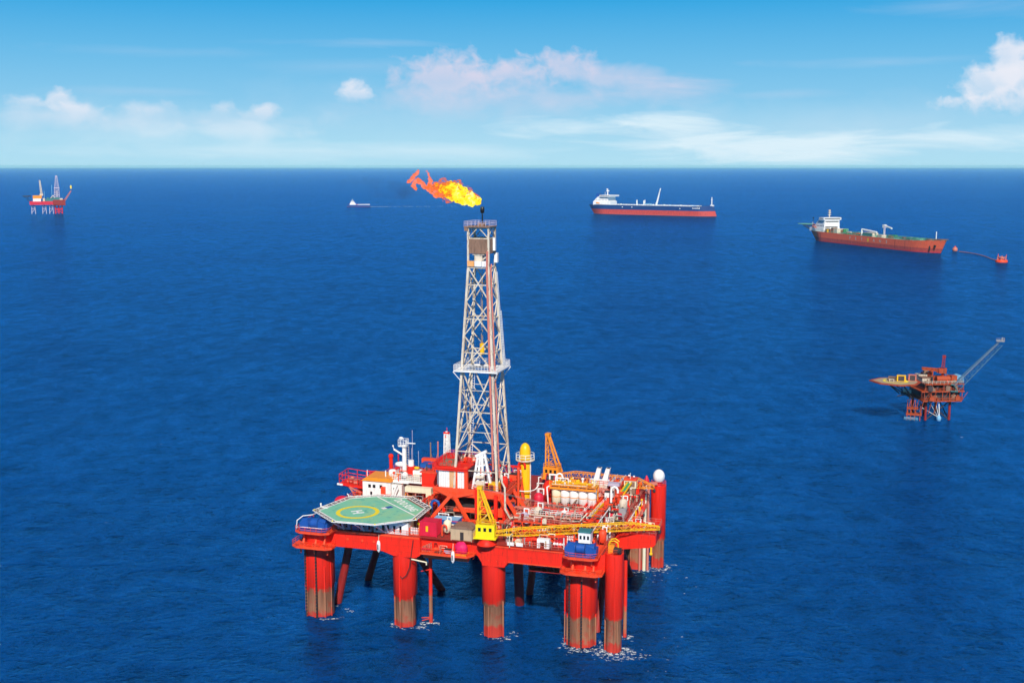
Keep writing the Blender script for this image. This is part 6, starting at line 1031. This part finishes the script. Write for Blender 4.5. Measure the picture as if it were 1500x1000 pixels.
FA = R(-73.0); FP = (Vector((433.6, 1640.7, 0)), FA)
fs = thing('storage_ship', 'long red oil storage ship with green deck and white bridge, moored to a small buoy', 'storage ship', (0, 0, 0), FP)
fs.scale = (1.02, .86, 1)
rows = hull_sections(262, 40, 13.2, .8, .1, .86, 9, .35, sheer=2.4, flare=.25)
build('hull', hull_mesh(rows), banded('storage_ship_hull', (.95, .15, .065, 1), (.60, .09, .07, 1), (.66, .05, .06, 1), 1.6, 5.2, .5, .3), fs); build('deck', deck_mesh(rows, .8), 'grngrey', fs)
lt_ = MB()
for k, ch in enumerate('PETRANS'): lettering(lt_, ch, 4.9, (100 + k * 13.2, -20.12, 8.6), (1, 0, 0), (0, 0, 1), .12, 1.15)
build('hull_lettering', lt_, 'wrust', fs); build('hull_mark', MB().box(138.4, 141.6, -20.2, -20.05, 6.4, 10.8), 'yel', fs)
build('plate_seam', MB().box(30, 30.7, -20.12, -19.9, 2, 12).box(196, 196.6, -20.08, -19.9, 2, 12.6).box(216, 216.5, -20.05, -19.8, 2, 12.6), 'reddk', fs)
sup = build('superstructure', MB().box(2, 30, -15, 15, 12.6, 18).box(10, 30, -14, 14, 18, 24).box(14, 30, -13.5, 13.5, 24, 29).box(19, 31, -16, 16, 29, 32.4).xz([(2, 18), (14, 29), (16, 29), (16, 18)], -13, 13).box(-8, 2, -13, 13, 12.6, 17.6), 'white', fs)
build('window', wbox(wbox(wbox(MB(), 20, 30, -16, 30.4, 4, 1.5, 1.1), 15, 29, -13.5, 25.8, 4, 1.4, 1.2), 11, 29, -14, 20, 5, 1.4, 1.2).box(29.98, 30.1, -12, 12, 26, 27.2).box(30.98, 31.1, -14.6, 14.6, 30.2, 31.4).box(29.98, 30.1, -12, 12, 19, 20), 'glass', sup); build('lifeboat', MB().tube((6, -17.4, 19.2), (12, -17.4, 18.6), 1.3, 10).path([(4, -16.4, 17), (5, -17.4, 21), (9, -17, 23), (13, -17.4, 21), (14, -16.4, 17)], .4, 6), 'salmon', fs)
build('radar_mast', MB().tube((23, 0, 32.4), (23, 0, 43), .9, 8).box(21.4, 24.6, -1.6, 1.6, 38, 39.6).box(21.8, 24, -1.4, 1.4, 41, 42.6).bar((23, -3, 36), (23, 3, 36), .6), 'wrust', fs); build('funnel', MB().prism([(0, -3), (5, -3), (5, 3), (0, 3)], 17, 27).tube((2, 0, 27), (2, 0, 29), .7, 8), 'blue', fs)
fh = build('helideck', MB().prism([(-36 + 13 * math.cos(R(22.5 + 45 * i)), 13 * math.sin(R(22.5 + 45 * i))) for i in range(8)], 20.4, 21), 'grngrey', fs); ft = MB()
for x, y in ((-28, -8), (-28, 8), (-38, -6), (-38, 6)): ft.bar((x, y, 20.4), (-4 if x > -30 else -8, y, 11), .7); ft.bar((x, y, 20.4), (-6, y, 18), .5)
build('support_truss', ft, 'plat_dk', fh); build('flag_staff', MB().bar((-6, -8, 17), (-6, -8, 30), .4), 'dark', fs); build('flag', MB().box(-7.9, -4.4, -8.1, -7.9, 29.6, 31.2), 'dark', fs); build('signal_board', MB().xz([(-9.4, 23), (-7.4, 25), (-5.4, 23), (-7.4, 21)], -8.2, -8), 'white', fs)
pr = random.Random(8)
for k in range(64):
    x = pr.uniform(34, 236); y = pr.uniform(-13, 13); w = pr.uniform(1.5, 5); h = pr.uniform(1, 3.4) + (3 if x < 60 else 0) ; build('deck_gear', MB().box(x - w, x + w, y - 1.4, y + 1.4, 12.4, 12.4 + h).tube((x + w + 2, y, 12.4), (x + w + 2, y, 12.4 + h), .6, 6), pr.choice(['grngrey', 'teal', 'wrust', 'green', 'redor' if x < 130 else 'grngrey', 'brown', 'teal']), fs)
build('process_module', MB().box(34, 46, -15, -6, 12.4, 17.4).box(47, 52, -14, -4, 12.4, 19.6), 'brown', fs); build('process_module', MB().box(39, 42, -16.4, -15, 12.4, 17), 'yel', fs); build('process_module', MB().box(52, 60, -13, 2, 12.4, 18.4).rail([(34, -15.4, 17.4), (46, -15.4, 17.4)], 2, False, 3, .4), 'wrust', fs); build('process_cap', MB().ball((56, -8, 19.6), 1.8), 'white', fs)
build('deck_crane', MB().tube((116, -12, 12.4), (116, -12, 21), 1.4, 8).tube((116, -12, 21), (146, -10, 18.6), 1.1, 8), 'white', fs); build('deck_crane', MB().tube((142, 6, 12.4), (142, 6, 27), 1.2, 8).tube((142, 6, 27), (160, 4, 24), 1.1, 8).box(140, 144, 4, 8, 24, 28), 'white', fs); build('kingpost', MB().tube((160, -8, 12.4), (160, -8, 28), .9, 8), 'lilac', fs); build('pump_house', MB().box(154, 164, -16, -8, 12.4, 16).box(120, 142, -14, -4, 12.4, 17.4), 'wrust', fs); build('dark_module', MB().box(121, 141, -14.4, -14.05, 12.6, 17), 'teal', fs)
build('bulwark_rail', MB().rail([(32, -19.6, 12.6), (232, -19.6, 12.6)], 1.9, False, 6, .35, (1,)).rail([(32, 19.6, 12.6), (232, 19.6, 12.6)], 1.9, False, 6, .35, (1,)), 'grngrey', fs); build('centre_pipes', MB().rail([(62, 0, 12.6), (250, 0, 12.8)], 2.2, False, 8, .6, (1, .7)), 'grngrey', fs); build('foremast', MB().tube((252, 0, 14), (252, 0, 25), .6, 8), 'white', fs); build('bow_gear', MB().box(254, 266, -5, 5, 14.6, 16.4).box(244, 250, -9, -4, 13.8, 15.8).rail([(250, -12, 15), (266, -4, 15.6), (274, 0, 15.8)], 1.4, False, 3, .35), 'brown', fs); build('anchor', MB().box(258, 261, -8.6, -7.4, 6.5, 9.5).box(252, 254, -11.4, -10.2, 3, 8.4), 'dark', fs)
by = thing('mooring_buoy', 'small orange red mooring buoy with framework at the end of the floating line', 'buoy', (529.7, 1254.6, 0), (Vector((0, 0, 0)), 0)); build('hull', MB().lathe((529.7, 1254.6, -.6), [(6.2, 0), (6.4, 1.8), (6, 3), (2.4, 3.4)], 20), 'redor', by); bf = MB()
for k in range(6): a = k * math.pi / 3; x, y = 529.7 + 4.8 * math.cos(a), 1254.6 + 4.8 * math.sin(a); bf.bar((x, y, 2), (x, y, 6.6), .5); bf.bar((x, y, 6.2), (529.7 + 4.8 * math.cos(a + math.pi / 3), 1254.6 + 4.8 * math.sin(a + math.pi / 3), 5), .5)
build('frame', bf.box(527.5, 532, 1253, 1256, 2.6, 5.2), 'salmon', by); build('light_post', MB().bar((526, 1254, 3), (525.4, 1254, 9), .5).bar((533.5, 1254, 3), (534.4, 1254, 8.4), .4), 'redor', by)
P_ = [(541, 1405), (546, 1382), (545, 1350), (540, 1318), (534, 1290), (531, 1262)]
hs_ = thing('floating_hose', 'thin orange floating line curving from the round float to the buoy', 'hose', (541, 1405, 0), (Vector((0, 0, 0)), 0)); sm = []
for i in range(len(P_) - 1):
    p0, p1, p2, p3 = (Vector((*P_[max(0, min(len(P_) - 1, i + k))], .5)) for k in (-1, 0, 1, 2))
    for q in range(6): t = q / 6; sm.append(.5 * (2 * p1 + (p2 - p0) * t + (2 * p0 - 5 * p1 + 4 * p2 - p3) * t * t + (3 * p1 - p0 - 3 * p2 + p3) * t ** 3))
build('line', MB().path(sm, .42, 6), 'salmon', hs_)
fb = thing('round_float', 'small pink red ball float just off the bow of the red ship', 'float', (541, 1418, 0), (Vector((0, 0, 0)), 0)); build('ball', MB().ball((541, 1418, 2), 3.2), 'salmon', fb); build('ring', MB().tube((541, 1418, 4.6), (541, 1418, 6.2), .8, 8), 'redor', fb)
# ---- supply boat with its wake
SB = (Vector((-416.7, 2969.5, 0)), R(7.99))
sb = thing('supply_boat', 'small blue supply boat with white bridge trailing a long wake', 'supply boat', (0, 0, 0), SB)
rows = [[(56 - x, y, z) for x, y, z in r][:] for r in hull_sections(60, 14, 5.2, .85, .06, .66, -3, 0, n=18, flare=.3, sheer=4)]
build('hull', hull_mesh(rows), banded('boat_hull', (.015, .07, .26, 1), (.015, .07, .26, 1), (.3, .05, .05, 1), .4, 1.2, .5, .1), sb); build('deck', deck_mesh(rows, .5), 'wrust', sb)
su_ = build('superstructure', MB().box(4, 20, -6, 6, 5, 8).box(6, 17, -5.4, 5.4, 8, 11.4).box(7, 15, -5, 5, 11.4, 14.6), 'white', sb); build('window', wbox(MB(), 7.4, 14.6, -5, 12.6, 4, 1.2, 1.2), 'glass', su_); build('funnel', MB().box(18, 21, -5, -2, 4, 10.6).box(18, 21, 2, 5, 4, 10.6), 'blue', sb); build('mast', MB().tube((11, 0, 14.6), (11, 0, 20), .4, 6), 'white', sb); build('cargo', MB().box(21, 24, -5, 5, 3.4, 6), 'redor', sb); build('rail', MB().box(24, 55, -6.9, -6.3, 5, 6.2).box(24, 55, 6.3, 6.9, 5, 6.2), 'white', sb)
wk2 = MB(); fr = random.Random(13)
for k in range(90):
    t = fr.random() ** 1.5; x = 58 + t * 300; y = fr.gauss(0, 2.5 + 8 * t); p = SB[0] + Matrix.Rotation(SB[1], 3, 'Z') @ Vector((x, y, 0)); L = fr.uniform(1, 5.5) * (1.25 - t); w = fr.uniform(1., 4)
    wk2.add([(p.x - L, p.y, .05), (p.x, p.y - w, .05), (p.x + L, p.y, .05), (p.x, p.y + w, .05), (p.x, p.y, .5)], [(0, 1, 4), (1, 2, 4), (2, 3, 4), (3, 0, 4)])
structure('wake', wk2, 'foam', 'stuff')
# ================================================================== rig far away on the left
FR = (Vector((-1016.4, 2543.03, 0)), R(21.786))
fg = thing('distant_rig', 'small red and white rig with derrick and flare far away at the left', 'drilling rig', (0, 0, 0), FR)
for x, m in [(-24, 'lilac'), (-2, 'lilac'), (12, 'lilac')]:
    g = MB()
    for y in (-14, 14):
        for dx in (-4, 4): g.tube((x + dx, y, -2), (x + dx * .7, y, 20), .9, 6)
        g.bar((x - 4, y, 2), (x + 3, y, 11), .8); g.bar((x + 4, y, 11), (x - 3, y, 19), .8); g.bar((x - 4, y, 11), (x + 4, y, 11), .8)
    build('jacket', g, m, fg)
g = MB()
for y in (-15, 15):
    for dx in (-7, 0, 7): g.tube((27 + dx, y, -2), (27 + dx, y, 20), 1.3, 6)
    g.bar((20, y, 1), (34, y, 11), 1.2); g.bar((34, y, 1), (20, y, 11), 1.2); g.box(19, 35, y - 1, y + 1, 9, 11.5)
build('jacket', g, 'crim', fg)
build('hull', MB().box(-31, 38, -20, 20, 19.6, 27), 'crim', fg); build('drill_module', MB().box(16, 41, -21, 21, 18, 30).box(18, 24, -22, -21, 20, 29), 'reddk', fg); build('deckhouse', MB().box(-24, -8, -16, 16, 27, 33), 'white', fg); build('cabin', MB().box(-24, -6, -15, 15, 33, 39.4), 'ora', fg)
build('deck_gear', MB().box(-5, 16, -14, 14, 27, 31.6).box(4, 8, -10, 0, 31, 35).box(10, 30, -12, 12, 30, 35), 'teal', fg); build('deck_gear', MB().box(-4, 0, -16, -14, 27, 34).bar((12, -14, 34), (17, -14, 40), 1.4).bar((20, -14, 34), (17, -14, 40), 1.4).box(30, 36, -16, -10, 30, 33.4), 'wrust', fg)
dr = MB().lattice((24.5, 0, 35), (25.2, 0, 56), 11, 8.4, 11, 8.4, 4, .5, .3, (0, 1, 0)).lattice((25.2, 0, 56), (25.6, 0, 80), 8.4, 3, 8.4, 3, 5, .45, .28, (0, 1, 0)).box(19.6, 31, -6, 6, 54, 56.5).box(23.5, 27.5, -2, 2, 78, 82).box(22.5, 27.5, -2.4, 2.4, 36, 50)
build('derrick', dr, 'lilac', fg); build('crane', MB().lattice((-6, 0, 39), (-8.5, 0, 72), 3.6, 2, 3.6, 2, 8, .5, .3, (0, 1, 0)).box(-10, -3, -3, 3, 39, 43), 'wrust', fg); build('mast', MB().bar((14.6, 0, 33), (15, 0, 62), .7).bar((-1, 0, 33), (-.4, 0, 49), .6), 'sky', fg); build('helideck', MB().prism([(-36 + 9.4 * math.cos(R(22.5 + 45 * i)), 9.4 * math.sin(R(22.5 + 45 * i))) for i in range(8)], 37, 38.8).bar((-36, 0, 37), (-28, 0, 24), .8).bar((-40, 0, 37), (-29, 0, 21), .6), 'dark', fg); build('flare_boom', MB().lattice((40, 0, 28), (54, 0, 49), 3, 1.4, 3, 1.4, 7, .35, .25), 'salmon', fg); ff = MB(); fr = random.Random(2)
puff(ff, (54.3, 0, 57), 2.4, (.7, .7, 1.7), .3, 12, 10); M['far_flame'] = bpy.data.materials.new('far_flame'); n_, l_ = nodes_of(M['far_flame']); n_['Principled BSDF'].inputs['Base Color'].default_value = (0, 0, 0, 1); n_['Principled BSDF'].inputs['Emission Color'].default_value = lin(255, 226, 60); n_['Principled BSDF'].inputs['Emission Strength'].default_value = 1.
ft_ = thing('distant_flame', 'tiny yellow flame at the boom tip of the far rig on the left', 'flame', (54.3, 0, 52), FR); build('flame_body', ff, 'far_flame', ft_)
def smoke_volume():
    m = bpy.data.materials.new('smoke'); n, l = nodes_of(m); n.remove(n['Principled BSDF']); v = n.new('ShaderNodeVolumePrincipled'); v.inputs['Color'].default_value = (.10, .10, .12, 1)
    tc = n.new('ShaderNodeTexCoord'); t = n.new('ShaderNodeTexNoise'); t.inputs['Scale'].default_value = .22; t.inputs['Detail'].default_value = 4; l.new(tc.outputs['Object'], t.inputs['Vector'])
    r = n.new('ShaderNodeMapRange'); r.inputs[1].default_value = .44; r.inputs[2].default_value = .74; r.inputs[4].default_value = .085; l.new(t.outputs[0], r.inputs[0]); l.new(r.outputs[0], v.inputs['Density']); l.new(v.outputs[0], n['Material Output'].inputs['Volume']); return m
sk = MB(); fr = random.Random(6)
t_ = MB().ball((0, 0, 0), 1, n=24, k=14)
sk.add([tuple(FB + Vector((-23 + v[0] * 9.5, v[1] * 3, 4.6 + v[0] * -1.2 + v[2] * 2.4))) for v in t_.v], t_.f, True)
structure('smoke', sk, smoke_volume(), 'stuff')
for o in bpy.data.objects:
    if '_b' in o: del o['_b']
